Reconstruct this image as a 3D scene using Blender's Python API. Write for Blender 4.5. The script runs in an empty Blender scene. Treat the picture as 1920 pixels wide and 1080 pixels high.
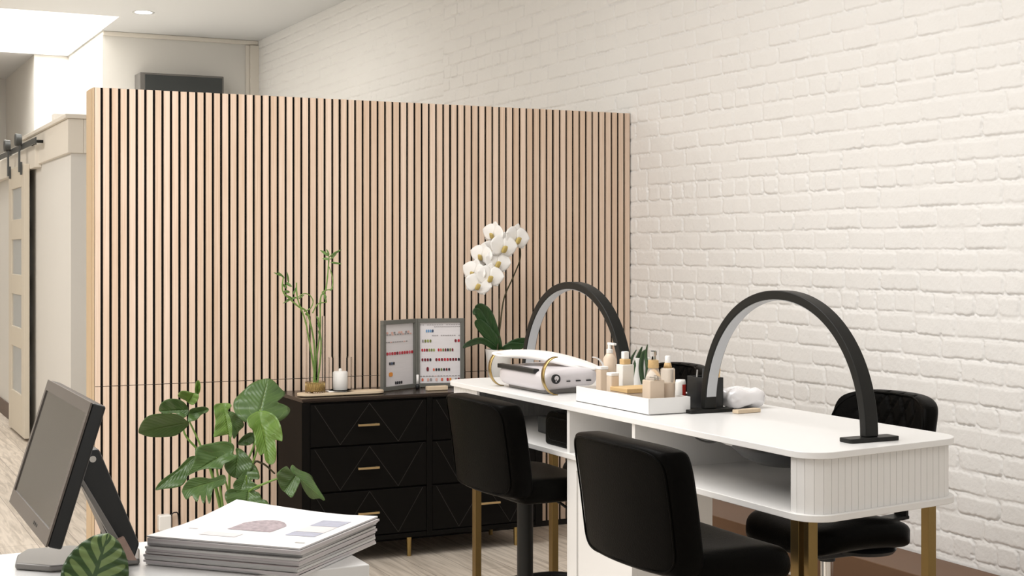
import bpy, math, random
import numpy as np
from mathutils import Vector, Matrix, noise
random.seed(7)
sc = bpy.context.scene
COL = sc.collection

# ------------------------------------------------------------ camera, world, lights, exposure
F = 2692.0; TH = math.atan(2692/5490.0); SN, CS = math.sin(TH), math.cos(TH); CH = 1.47; HY = 470.0
cam_d = bpy.data.cameras.new('camera'); cam = bpy.data.objects.new('camera', cam_d); COL.objects.link(cam)
cam.location = (0, 0, CH); cam.rotation_euler = (math.radians(90), 0, -TH)
cam_d.sensor_width = 36; cam_d.lens = F/1920*36; cam_d.shift_y = -(540-HY)/1920
cam_d.clip_start = .05; cam_d.clip_end = 100
sc.camera = cam
sc.view_settings.view_transform = 'Standard'; sc.view_settings.look = 'None'
sc.view_settings.gamma = 1; sc.view_settings.use_curve_mapping = False
sc.view_settings.exposure = -0.21
w = bpy.data.worlds.new('world'); sc.world = w; w.use_nodes = True
w.node_tree.nodes['Background'].inputs[0].default_value = (1.0, .985, .96, 1)
w.node_tree.nodes['Background'].inputs[1].default_value = 1.5

def area(name, loc, rot, sx, sy, power, col=(1, .96, .9)):
    l = bpy.data.lights.new(name, 'AREA'); l.shape = 'RECTANGLE'; l.size = sx; l.size_y = sy
    l.energy = power; l.color = col
    o = bpy.data.objects.new(name, l); COL.objects.link(o); o.location = loc; o.rotation_euler = rot
    return o
area('ceiling_panel_light', (1.0, 4.5, 3.58), (0, 0, 0), 2.4, 2.0, 108, (1, .995, .985))
area('ceiling_panel_light', (2.2, 1.2, 3.58), (0, 0, 0), 2.0, 2.0, 32, (1, .995, .985))
area('added_side_fill', (-2.95, 3.8, 2.1), (0, math.radians(-90), 0), 2.2, 4.5, 46, (.99, .99, 1))  # unseen fill added to brighten the brick wall; wall_left has no window
area('ceiling_panel_light', (-1.2, 3.4, 3.58), (0, 0, 0), 2.2, 2.6, 95, (1, .995, .985))  # extra unseen panel, added so the side fill can stay weak
area('added_hall_fill', (-1.2, 9.5, 3.58), (0, 0, 0), 1.6, 3.0, 130, (1, .97, .93))  # unseen fill added to brighten the left hall
area('shopfront_daylight', (.2, -3.8, 1.9), (math.radians(90), 0, 0), 5.0, 2.2, 46, (.97, .985, 1))
area('skylight_daylight', (1.55, 15.0, 5.2), (0, 0, 0), 2.0, 2.8, 260, (1, .99, .97))
area('added_rear_fill', (1.9, 11.3, 3.58), (0, 0, 0), 1.8, 2.0, 46, (1, .96, .9))  # unseen fill added to lift the far walls

# ------------------------------------------------------------ measuring helpers (photo pixel -> place)
def ray(px, py):
    u = (px-960)/F; v = (HY-py)/F
    return (CS*u+SN, -SN*u+CS, v)
def at_z(px, py, z):
    r = ray(px, py); t = (z-CH)/r[2]; return Vector((r[0]*t, r[1]*t, z))
def at_x(px, py, x):
    r = ray(px, py); t = x/r[0]; return Vector((x, r[1]*t, CH+r[2]*t))
def at_y(px, py, y):
    r = ray(px, py); t = y/r[1]; return Vector((r[0]*t, y, CH+r[2]*t))
P = at_y

# ------------------------------------------------------------ materials
def mat(name, col, rough=.5, metal=0, spec=.5, bump=0, bscale=40, var=0, vscale=8, trans=0, emit=0, coat=0, stretch=(1, 1, 1), ior=1.45, sub=0):
    m = bpy.data.materials.new(name); m.use_nodes = True; nt = m.node_tree; b = nt.nodes['Principled BSDF']
    b.inputs['Base Color'].default_value = (*col, 1); b.inputs['Roughness'].default_value = rough
    b.inputs['Metallic'].default_value = metal; b.inputs['Specular IOR Level'].default_value = spec
    b.inputs['IOR'].default_value = ior
    if trans: b.inputs['Transmission Weight'].default_value = trans
    if coat: b.inputs['Coat Weight'].default_value = coat; b.inputs['Coat Roughness'].default_value = .12
    if emit: b.inputs['Emission Color'].default_value = (*col, 1); b.inputs['Emission Strength'].default_value = emit
    if bump or var:
        tc = nt.nodes.new('ShaderNodeTexCoord'); mp = nt.nodes.new('ShaderNodeMapping'); mp.inputs['Scale'].default_value = stretch
        nt.links.new(tc.outputs['Object'], mp.inputs[0])
    if bump:
        n = nt.nodes.new('ShaderNodeTexNoise'); n.inputs['Scale'].default_value = bscale; n.inputs['Detail'].default_value = 4
        bp = nt.nodes.new('ShaderNodeBump'); bp.inputs['Strength'].default_value = bump; bp.inputs['Distance'].default_value = .01
        nt.links.new(mp.outputs[0], n.inputs['Vector']); nt.links.new(n.outputs[0], bp.inputs['Height']); nt.links.new(bp.outputs[0], b.inputs['Normal'])
    if var:
        n = nt.nodes.new('ShaderNodeTexNoise'); n.inputs['Scale'].default_value = vscale; n.inputs['Detail'].default_value = 5
        r = nt.nodes.new('ShaderNodeMapRange'); r.inputs['To Min'].default_value = 1-var; r.inputs['To Max'].default_value = 1+var
        mx = nt.nodes.new('ShaderNodeMix'); mx.data_type = 'RGBA'; mx.blend_type = 'MULTIPLY'; mx.inputs['Factor'].default_value = 1
        mx.inputs['A'].default_value = (*col, 1)
        nt.links.new(mp.outputs[0], n.inputs['Vector']); nt.links.new(n.outputs[0], r.inputs['Value'])
        nt.links.new(r.outputs[0], mx.inputs['B']); nt.links.new(mx.outputs['Result'], b.inputs['Base Color'])
    return m

def wood_slat_mat():
    m = bpy.data.materials.new('oak_slats'); m.use_nodes = True; nt = m.node_tree; b = nt.nodes['Principled BSDF']; L = nt.links.new
    tc = nt.nodes.new('ShaderNodeTexCoord'); sp = nt.nodes.new('ShaderNodeSeparateXYZ'); L(tc.outputs['Object'], sp.inputs[0])
    dv = nt.nodes.new('ShaderNodeMath'); dv.operation = 'DIVIDE'; dv.inputs[1].default_value = .04; L(sp.outputs['X'], dv.inputs[0])
    fl = nt.nodes.new('ShaderNodeMath'); fl.operation = 'FLOOR'; L(dv.outputs[0], fl.inputs[0])
    wn = nt.nodes.new('ShaderNodeTexWhiteNoise'); wn.noise_dimensions = '1D'; L(fl.outputs[0], wn.inputs['W'])
    mp = nt.nodes.new('ShaderNodeMapping'); mp.inputs['Scale'].default_value = (160, 160, 3); L(tc.outputs['Object'], mp.inputs[0])
    n = nt.nodes.new('ShaderNodeTexNoise'); n.inputs['Scale'].default_value = 1; n.inputs['Detail'].default_value = 5; L(mp.outputs[0], n.inputs['Vector'])
    ad = nt.nodes.new('ShaderNodeMath'); ad.operation = 'MULTIPLY_ADD'; ad.inputs[1].default_value = .36; L(wn.outputs[0], ad.inputs[0]); L(n.outputs[0], ad.inputs[2])
    cr = nt.nodes.new('ShaderNodeValToRGB'); L(ad.outputs[0], cr.inputs[0])
    cr.color_ramp.elements[0].position = .3; cr.color_ramp.elements[0].color = (.64, .455, .315, 1)
    cr.color_ramp.elements[1].position = .95; cr.color_ramp.elements[1].color = (.84, .675, .55, 1)
    L(cr.outputs[0], b.inputs['Base Color']); b.inputs['Roughness'].default_value = .55
    return m

def plank_mat():
    m = bpy.data.materials.new('grey_oak_planks'); m.use_nodes = True; nt = m.node_tree; b = nt.nodes['Principled BSDF']; L = nt.links.new
    tc = nt.nodes.new('ShaderNodeTexCoord'); mp = nt.nodes.new('ShaderNodeMapping'); mp.inputs['Rotation'].default_value = (0, 0, math.radians(90))
    L(tc.outputs['Object'], mp.inputs[0])
    bk = nt.nodes.new('ShaderNodeTexBrick'); bk.inputs['Scale'].default_value = 1; bk.inputs['Brick Width'].default_value = 1.5
    bk.inputs['Row Height'].default_value = .19; bk.inputs['Mortar Size'].default_value = .0016; bk.inputs['Mortar Smooth'].default_value = 0
    bk.inputs['Color1'].default_value = (.68, .60, .51, 1); bk.inputs['Color2'].default_value = (.55, .48, .40, 1); bk.inputs['Mortar'].default_value = (.24, .20, .16, 1)
    bk.offset = .37; L(mp.outputs[0], bk.inputs['Vector'])
    mp2 = nt.nodes.new('ShaderNodeMapping'); mp2.inputs['Scale'].default_value = (22, 1.6, 1); L(tc.outputs['Object'], mp2.inputs[0])
    n = nt.nodes.new('ShaderNodeTexNoise'); n.inputs['Scale'].default_value = 1.6; n.inputs['Detail'].default_value = 8; n.inputs['Distortion'].default_value = 1.2; L(mp2.outputs[0], n.inputs['Vector'])
    cr = nt.nodes.new('ShaderNodeValToRGB'); L(n.outputs[0], cr.inputs[0])
    cr.color_ramp.elements[0].position = .3; cr.color_ramp.elements[0].color = (.66, .64, .62, 1)
    cr.color_ramp.elements[1].position = .6; cr.color_ramp.elements[1].color = (1.05, 1.05, 1.05, 1)
    mx = nt.nodes.new('ShaderNodeMix'); mx.data_type = 'RGBA'; mx.blend_type = 'MULTIPLY'; mx.inputs['Factor'].default_value = 1
    L(bk.outputs['Color'], mx.inputs['A']); L(cr.outputs[0], mx.inputs['B']); L(mx.outputs['Result'], b.inputs['Base Color'])
    b.inputs['Roughness'].default_value = .5
    return m

def calathea_mat():
    # light bands between dark veins: pattern from the UV map (u across, v along the midrib)
    m = bpy.data.materials.new('striped_leaf'); m.use_nodes = True; nt = m.node_tree; b = nt.nodes['Principled BSDF']; L = nt.links.new
    uv = nt.nodes.new('ShaderNodeUVMap'); sp = nt.nodes.new('ShaderNodeSeparateXYZ'); L(uv.outputs[0], sp.inputs[0])
    def M(op, a=None, bb=None, c=None):
        n = nt.nodes.new('ShaderNodeMath'); n.operation = op
        for i, x in enumerate((a, bb, c)):
            if x is None: continue
            if isinstance(x, (int, float)): n.inputs[i].default_value = x
            else: L(x, n.inputs[i])
        return n.outputs[0]
    au = M('ABSOLUTE', M('SUBTRACT', sp.outputs['X'], .5))          # 0 midrib .. .5 margin
    curve = M('MULTIPLY', M('POWER', M('MULTIPLY', au, 2), .8), .30)
    t = M('SUBTRACT', sp.outputs['Y'], curve)
    side = M('MULTIPLY', M('GREATER_THAN', sp.outputs['X'], .5), .5)
    band = M('SINE', M('MULTIPLY', M('ADD', M('MULTIPLY', t, 5.6), side), 6.2832))
    lb = M('SUBTRACT', band, M('MULTIPLY', M('POWER', M('MULTIPLY', au, 2), 6), 2.5))
    mid = M('GREATER_THAN', au, M('MULTIPLY_ADD', sp.outputs['Y'], -.035, .05))
    f = M('MULTIPLY', mid, M('MULTIPLY_ADD', lb, 3.0, 1.2))
    mr = nt.nodes.new('ShaderNodeClamp'); L(f, mr.inputs[0])
    mx = nt.nodes.new('ShaderNodeMix'); mx.data_type = 'RGBA'; L(mr.outputs[0], mx.inputs['Factor'])
    mx.inputs['A'].default_value = (.035, .085, .018, 1); mx.inputs['B'].default_value = (.20, .29, .10, 1)
    L(mx.outputs['Result'], b.inputs['Base Color']); b.inputs['Roughness'].default_value = .42
    return m

def leaf_mat(name, c1, c2, rough=.35):
    m = bpy.data.materials.new(name); m.use_nodes = True; nt = m.node_tree; b = nt.nodes['Principled BSDF']; L = nt.links.new
    uv = nt.nodes.new('ShaderNodeUVMap'); sp = nt.nodes.new('ShaderNodeSeparateXYZ'); L(uv.outputs[0], sp.inputs[0])
    a = nt.nodes.new('ShaderNodeMath'); a.operation = 'SUBTRACT'; a.inputs[1].default_value = .5; L(sp.outputs['X'], a.inputs[0])
    a2 = nt.nodes.new('ShaderNodeMath'); a2.operation = 'ABSOLUTE'; L(a.outputs[0], a2.inputs[0])
    # lateral veins
    v = nt.nodes.new('ShaderNodeMath'); v.operation = 'MULTIPLY_ADD'; v.inputs[1].default_value = -.55; L(a2.outputs[0], v.inputs[0]); L(sp.outputs['Y'], v.inputs[2])
    v2 = nt.nodes.new('ShaderNodeMath'); v2.operation = 'MULTIPLY'; v2.inputs[1].default_value = 9; L(v.outputs[0], v2.inputs[0])
    fr = nt.nodes.new('ShaderNodeMath'); fr.operation = 'PINGPONG'; fr.inputs[1].default_value = .5; L(v2.outputs[0], fr.inputs[0])
    lt = nt.nodes.new('ShaderNodeMath'); lt.operation = 'LESS_THAN'; lt.inputs[1].default_value = .018; L(fr.outputs[0], lt.inputs[0])
    md = nt.nodes.new('ShaderNodeMath'); md.operation = 'LESS_THAN'; md.inputs[1].default_value = .012; L(a2.outputs[0], md.inputs[0])
    mxx = nt.nodes.new('ShaderNodeMath'); mxx.operation = 'MAXIMUM'; L(lt.outputs[0], mxx.inputs[0]); L(md.outputs[0], mxx.inputs[1])
    n = nt.nodes.new('ShaderNodeTexNoise'); n.inputs['Scale'].default_value = 14; n.inputs['Detail'].default_value = 3
    tc = nt.nodes.new('ShaderNodeTexCoord'); L(tc.outputs['Object'], n.inputs['Vector'])
    m0 = nt.nodes.new('ShaderNodeMix'); m0.data_type = 'RGBA'; L(n.outputs[0], m0.inputs['Factor'])
    m0.inputs['A'].default_value = (*c1, 1); m0.inputs['B'].default_value = (*c2, 1)
    m1 = nt.nodes.new('ShaderNodeMix'); m1.data_type = 'RGBA'; L(mxx.outputs[0], m1.inputs['Factor']); L(m0.outputs['Result'], m1.inputs['A'])
    m1.inputs['B'].default_value = (c2[0]*1.5+.01, c2[1]*1.3+.01, c2[2]*1.4+.01, 1)
    L(m1.outputs['Result'], b.inputs['Base Color']); b.inputs['Roughness'].default_value = rough
    bp = nt.nodes.new('ShaderNodeBump'); bp.inputs['Strength'].default_value = .35; bp.inputs['Distance'].default_value = .004
    L(fr.outputs[0], bp.inputs['Height']); L(bp.outputs[0], b.inputs['Normal'])
    return m

def leather_mat():
    m = mat('black_leather', (.0022, .002, .0017), .38, spec=.04, bump=.12, bscale=220)
    return m

M = dict(
    brick=mat('white_painted_brick', (.86, .845, .82), .6, spec=.2, bump=.22, bscale=55, var=.02, vscale=3),
    ceiling=mat('ceiling_paint', (.76, .755, .745), .9, spec=.1),
    plaster=mat('cream_plaster', (.71, .69, .65), .85, spec=.15, var=.02, vscale=2),
    plaster_w=mat('pale_plaster', (.80, .77, .72), .85, spec=.15),
    trimw=mat('cream_trim', (.76, .71, .63), .5, spec=.3),
    skirting=mat('brown_skirting', (.10, .06, .04), .5),
    slat=wood_slat_mat(), floor=plank_mat(),
    edge=mat('pale_ply_edge', (.62, .46, .29), .55, var=.12, vscale=3, stretch=(60, 60, 1)),
    black_felt=mat('black_felt', (.006, .005, .004), .95, spec=.1),
    black_base=mat('black_plinth', (.01, .008, .007), .7),
    white=mat('white_lacquer', (.80, .79, .775), .28, spec=.4),
    white_matt=mat('white_melamine', (.76, .745, .725), .45, spec=.3),
    gold=mat('brushed_brass', (.42, .30, .12), .32, metal=1, bump=.05, bscale=120),
    handle_gold=mat('satin_gold', (.80, .60, .32), .3, metal=1),
    gold_dark=mat('antique_brass', (.24, .165, .065), .38, metal=1, bump=.05, bscale=120),
    black_wood=mat('black_stained_wood', (.0035, .003, .0025), .5, spec=.12, var=.25, vscale=2, stretch=(1, 40, 40)),
    black_top=mat('black_brown_top', (.028, .018, .013), .25, spec=.5, var=.3, vscale=2, stretch=(2, 40, 40)),
    groove=mat('groove_edge', (.016, .014, .012), .5),
    leather=leather_mat(), black_metal=mat('black_powder_coat', (.009, .009, .008), .42, spec=.3),
    black_plastic=mat('black_plastic', (.012, .013, .014), .35),
    chrome=mat('chrome', (.75, .75, .75), .12, metal=1),
    diffuser=mat('led_diffuser', (.50, .51, .53), .4),
    machine=mat('pale_mauve_plastic', (.60, .565, .575), .32, spec=.4),
    pad=mat('white_vinyl', (.86, .84, .82), .35, spec=.4),
    lightwood=mat('light_bamboo', (.62, .42, .20), .5, var=.15, vscale=4, stretch=(40, 3, 40)),
    palewood=mat('pale_maple', (.70, .56, .40), .5, var=.08, vscale=4, stretch=(3, 40, 40)),
    glass=mat('clear_glass', (1, 1, 1), .0, trans=1, ior=1.1, spec=.5),
    bottle=mat('clear_plastic', (.93, .84, .74), .15, trans=.75, ior=1.2),
    amber=mat('peach_liquid', (.86, .71, .56), .3, spec=.4, trans=.3),
    wax=mat('white_wax', (.88, .86, .83), .5), ceramic=mat('white_ceramic', (.82, .80, .76), .3),
    leaf=leaf_mat('monstera_leaf', (.036, .082, .020), (.085, .150, .038)),
    leaf_new=leaf_mat('young_leaf', (.085, .165, .025), (.14, .23, .045)),
    leaf_dark=leaf_mat('orchid_leaf', (.012, .045, .012), (.03, .08, .02), .3),
    leaf_bamboo=leaf_mat('bamboo_leaf', (.07, .16, .03), (.16, .28, .07)),
    stem=mat('green_stem', (.16, .27, .06), .5), stem_dark=mat('brown_stem', (.055, .05, .02), .6),
    calathea=calathea_mat(), petal=mat('white_petal', (.88, .86, .83), .6), lip=mat('orchid_lip', (.55, .42, .14), .5),
    frame=mat('grey_frame', (.135, .135, .12), .4), sheet=mat('pale_sheet', (.72, .69, .70), .35, var=.06, vscale=12, stretch=(1, 1, 14)),
    screen=mat('dark_screen', (.03, .028, .025), .16, spec=.9, coat=1), bezel=mat('grey_bezel', (.12, .10, .085), .35),
    silver=mat('silver_plastic', (.19, .18, .17), .35, metal=.4), paper=mat('white_paper', (.86, .84, .83), .6),
    brown=mat('brown_laminate', (.16, .085, .045), .5, var=.08, vscale=3), darksteel=mat('dark_grey_unit', (.05, .055, .055), .4, metal=.3),
    steel=mat('steel_rail', (.09, .095, .095), .4, metal=.5),
    dooremat=mat('painted_door', (.66, .60, .50), .6), frosted=mat('frosted_glass', (.62, .64, .64), .35, trans=.3),
    water=mat('amber_gravel', (.42, .27, .09), .5, var=.5, vscale=160),
    foil=mat('glossy_plastic_wrap', (.85, .83, .84), .12, coat=1), red=mat('red_label', (.45, .03, .02), .4),
    lamp_glow=mat('downlight_glow', (1, .97, .92), .5, emit=14), soil=mat('dark_soil', (.02, .014, .01), .9),
)

# ------------------------------------------------------------ mesh builder
BASE = {}
class MB:
    def __init__(s): s.v = []; s.f = []; s.mi = []; s.uv = {}; s.m = 0; s.seams = []
    def add(s, vs, fs, m=None):
        o = len(s.v); s.v += [tuple(a) for a in vs]; s.f += [tuple(i+o for i in f) for f in fs]; s.mi += [s.m if m is None else m]*len(fs); return o
    def box(s, x0, x1, y0, y1, z0, z1, m=None):
        s.add([(x0,y0,z0),(x1,y0,z0),(x1,y1,z0),(x0,y1,z0),(x0,y0,z1),(x1,y0,z1),(x1,y1,z1),(x0,y1,z1)],
              [(0,3,2,1),(4,5,6,7),(0,1,5,4),(1,2,6,5),(2,3,7,6),(3,0,4,7)], m)
    def obox(s, c, ax, ay, az, m=None):     # oriented box: centre and half axes
        c, ax, ay, az = Vector(c), Vector(ax), Vector(ay), Vector(az)
        vs = [c+sx*ax+sy*ay+sz*az for sz in (-1, 1) for sx, sy in ((-1,-1),(1,-1),(1,1),(-1,1))]
        s.add(vs, [(0,3,2,1),(4,5,6,7),(0,1,5,4),(1,2,6,5),(2,3,7,6),(3,0,4,7)], m)
    def prism(s, poly, z0, z1, m=None, plane='z'):
        n = len(poly)
        def mk(p, h): return {'z': (p[0], p[1], h), 'y': (p[0], h, p[1]), 'x': (h, p[0], p[1])}[plane]
        vs = [mk(p, z0) for p in poly]+[mk(p, z1) for p in poly]
        s.add(vs, [tuple(range(n))[::-1], tuple(range(n, 2*n))]+[(i, (i+1) % n, n+(i+1) % n, n+i) for i in range(n)], m)
    def tube(s, pts, r, n=10, cap=True, m=None):
        pts = [Vector(p) for p in pts]; k = len(pts); rr = r if isinstance(r, (list, tuple)) else [r]*k
        up = Vector((0, 0, 1)); t0 = (pts[1]-pts[0]).normalized()
        if abs(t0.dot(up)) > .95: up = Vector((1, 0, 0))
        nrm = (up-t0*up.dot(t0)).normalized(); vs = []
        for i, p in enumerate(pts):
            t = (pts[min(i+1, k-1)]-pts[max(i-1, 0)]).normalized()
            nrm = (nrm-t*nrm.dot(t)).normalized(); b = t.cross(nrm)
            for j in range(n):
                a = 2*math.pi*j/n; vs.append(p+rr[i]*(math.cos(a)*nrm+math.sin(a)*b))
        fs = [(i*n+j, i*n+(j+1) % n, (i+1)*n+(j+1) % n, (i+1)*n+j) for i in range(k-1) for j in range(n)]
        if cap: fs += [tuple(range(n))[::-1], tuple(range((k-1)*n, k*n))]
        s.add(vs, fs, m)
    def lathe(s, prof, c=(0, 0, 0), n=28, m=None, sx=1, sy=1):
        k = len(prof); vs = [(c[0]+sx*r*math.cos(2*math.pi*j/n), c[1]+sy*r*math.sin(2*math.pi*j/n), c[2]+z) for r, z in prof for j in range(n)]
        fs = [(i*n+j, i*n+(j+1) % n, (i+1)*n+(j+1) % n, (i+1)*n+j) for i in range(k-1) for j in range(n)]
        if prof[0][0] > 1e-5: fs.append(tuple(range(n))[::-1])
        if prof[-1][0] > 1e-5: fs.append(tuple(range((k-1)*n, k*n)))
        s.add(vs, fs, m)
    def grid(s, fn, nu, nv, m=None, uv=False, closeu=False):
        vs = []; 
        for j in range(nv+1):
            for i in range(nu+1): vs.append(fn(i/nu, j/nv))
        o = len(s.v); fs = [(j*(nu+1)+i, j*(nu+1)+i+1, (j+1)*(nu+1)+i+1, (j+1)*(nu+1)+i) for j in range(nv) for i in range(nu)]
        s.add(vs, fs, m)
        if uv:
            for j in range(nv+1):
                for i in range(nu+1): s.uv[o+j*(nu+1)+i] = (i/nu, j/nv)
    def pillow(s, fn, th, k=.3, p=14, n=26, m=None, q=2.2):
        # closed cushion: fn(a, b, w) maps a,b in -1..1 and thickness w to space
        for sgn in (1, -1):
            def g(u, v):
                a = math.sin((u*2-1)*math.pi/2); b = math.sin((v*2-1)*math.pi/2)
                pr = (max(0, 1-abs(a)**p)*max(0, 1-abs(b)**p))**(1/q)
                A = a*math.sqrt(1-k*b*b/2*(abs(b)**4)); B = b*math.sqrt(1-k*a*a/2*(abs(a)**4))
                return fn(A, B, sgn*pr*th/2)
            s.grid(g, n, n, m) if sgn > 0 else s.grid(lambda u, v: g(1-u, v), n, n, m)
    def build(s, name, mats, parent=None, smooth=False, bevel=0, solid=0, seg=2, merge=False, angle=None, loc=None):
        if not isinstance(mats, (list, tuple)): mats = [mats]
        me = bpy.data.meshes.new(name)
        if parent is not None: base = BASE[parent.name]
        else:
            xs = np.array(s.v); base = Vector(((xs[:,0].min()+xs[:,0].max())/2, (xs[:,1].min()+xs[:,1].max())/2, xs[:,2].min())) if loc is None else Vector(loc)
        me.from_pydata([(a[0]-base[0], a[1]-base[1], a[2]-base[2]) for a in s.v], [], s.f)
        for mm in mats: me.materials.append(M[mm] if isinstance(mm, str) else mm)
        if len(mats) > 1: me.polygons.foreach_set('material_index', s.mi)
        if s.uv:
            ul = me.uv_layers.new(name='UVMap')
            for lp in me.loops: ul.data[lp.index].uv = s.uv.get(lp.vertex_index, (0, 0))
        if merge:
            import bmesh
            bm = bmesh.new(); bm.from_mesh(me); bmesh.ops.remove_doubles(bm, verts=bm.verts, dist=1e-5); bmesh.ops.recalc_face_normals(bm, faces=bm.faces); bm.to_mesh(me); bm.free()
        me.polygons.foreach_set('use_smooth', [bool(smooth or bevel)]*len(me.polygons))
        me.update()
        o = bpy.data.objects.new(name, me); COL.objects.link(o); BASE[o.name] = Vector(base)
        if parent is not None: o.parent = parent
        else: o.location = base
        if solid: md = o.modifiers.new('solid', 'SOLIDIFY'); md.thickness = solid; md.offset = 0
        if bevel:
            md = o.modifiers.new('bevel', 'BEVEL'); md.width = bevel; md.segments = seg; md.limit_method = 'ANGLE'; md.angle_limit = math.radians(35); md.harden_normals = True
        if angle: 
            md = o.modifiers.new('edge', 'EDGE_SPLIT'); md.split_angle = math.radians(angle)
        return o

def thing(name, loc, label, cat, group=None):
    o = bpy.data.objects.new(name, None); COL.objects.link(o); o.location = loc; o.empty_display_size = .05
    BASE[o.name] = Vector(loc); return tag(o, label, cat, group)
def tag(o, label, cat, group=None, kind=None):
    o['label'] = label; o['category'] = cat
    if group: o['group'] = group
    if kind: o['kind'] = kind
    return o
def struct(o): o['kind'] = 'structure'; return o
def dup(o, delta=None, label=None, parent=None):
    c = o.copy(); COL.objects.link(c); BASE[c.name] = BASE[o.name].copy()
    if parent is not None: c.parent = parent
    for ch in o.children: dup(ch, None, None, c)
    if delta is not None: c.location = Vector(o.location)+Vector(delta)
    if label: c['label'] = label
    return c
def rrect(x0, x1, y0, y1, r, n=8):
    rs = r if isinstance(r, (list, tuple)) else [r]*4   # corners: (x0,y0),(x1,y0),(x1,y1),(x0,y1)
    out = []
    for (cx, cy, a0, rr) in ((x0+rs[0], y0+rs[0], 180, rs[0]), (x1-rs[1], y0+rs[1], 270, rs[1]), (x1-rs[2], y1-rs[2], 0, rs[2]), (x0+rs[3], y1-rs[3], 90, rs[3])):
        for i in range(n+1):
            a = math.radians(a0+90*i/n); out.append((cx+rr*math.cos(a), cy+rr*math.sin(a)))
    return out
def spline(pts, n=8):
    pts = [Vector(p) for p in pts]; out = []
    for i in range(len(pts)-1):
        p0, p1, p2, p3 = pts[max(i-1, 0)], pts[i], pts[i+1], pts[min(i+2, len(pts)-1)]
        for k in range(n):
            t = k/n; out.append(.5*((2*p1)+(-p0+p2)*t+(2*p0-5*p1+4*p2-p3)*t*t+(-p0+3*p1-3*p2+p3)*t**3))
    out.append(pts[-1]); return out

# ------------------------------------------------------------ room shell
XW = 4.066; ZC = 3.63
b = MB(); b.box(-3.1, 4.4, -4, 22, -.06, 0); struct(b.build('floor', 'floor'))
# ceiling with the skylight opening
sx0, sx1, sy0, sy1 = .35, 2.58, 13.5, 16.45
b = MB()
b.box(-3.1, 4.4, -4, sy0, ZC, ZC+.12); b.box(-3.1, 4.4, sy1, 22, ZC, ZC+.12)
b.box(-3.1, sx0, sy0, sy1, ZC, ZC+.12); b.box(sx1, 4.4, sy0, sy1, ZC, ZC+.12)
struct(b.build('ceiling', 'ceiling'))
b = MB()
t = .05
b.box(sx0-t, sx0, sy0-t, sy1+t, ZC+.12, 5.4); b.box(sx1, sx1+t, sy0-t, sy1+t, ZC+.12, 5.4); b.box(sx0, sx1, sy0-t, sy0, ZC+.12, 5.4); b.box(sx0, sx1, sy1, sy1+t, ZC+.12, 5.4)
struct(b.build('trim_1', 'plaster_w'))
# side wall out of view to the left
b = MB(); b.box(-3.2, -3.1, -4, 22, 0, ZC+.1); struct(b.build('wall_left', 'plaster'))
b = MB(); b.box(-3.1, 4.4, -4.1, -4, 0, ZC+.1); struct(b.build('wall_front', 'plaster'))  # unseen, added behind the camera to keep world light out

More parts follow.
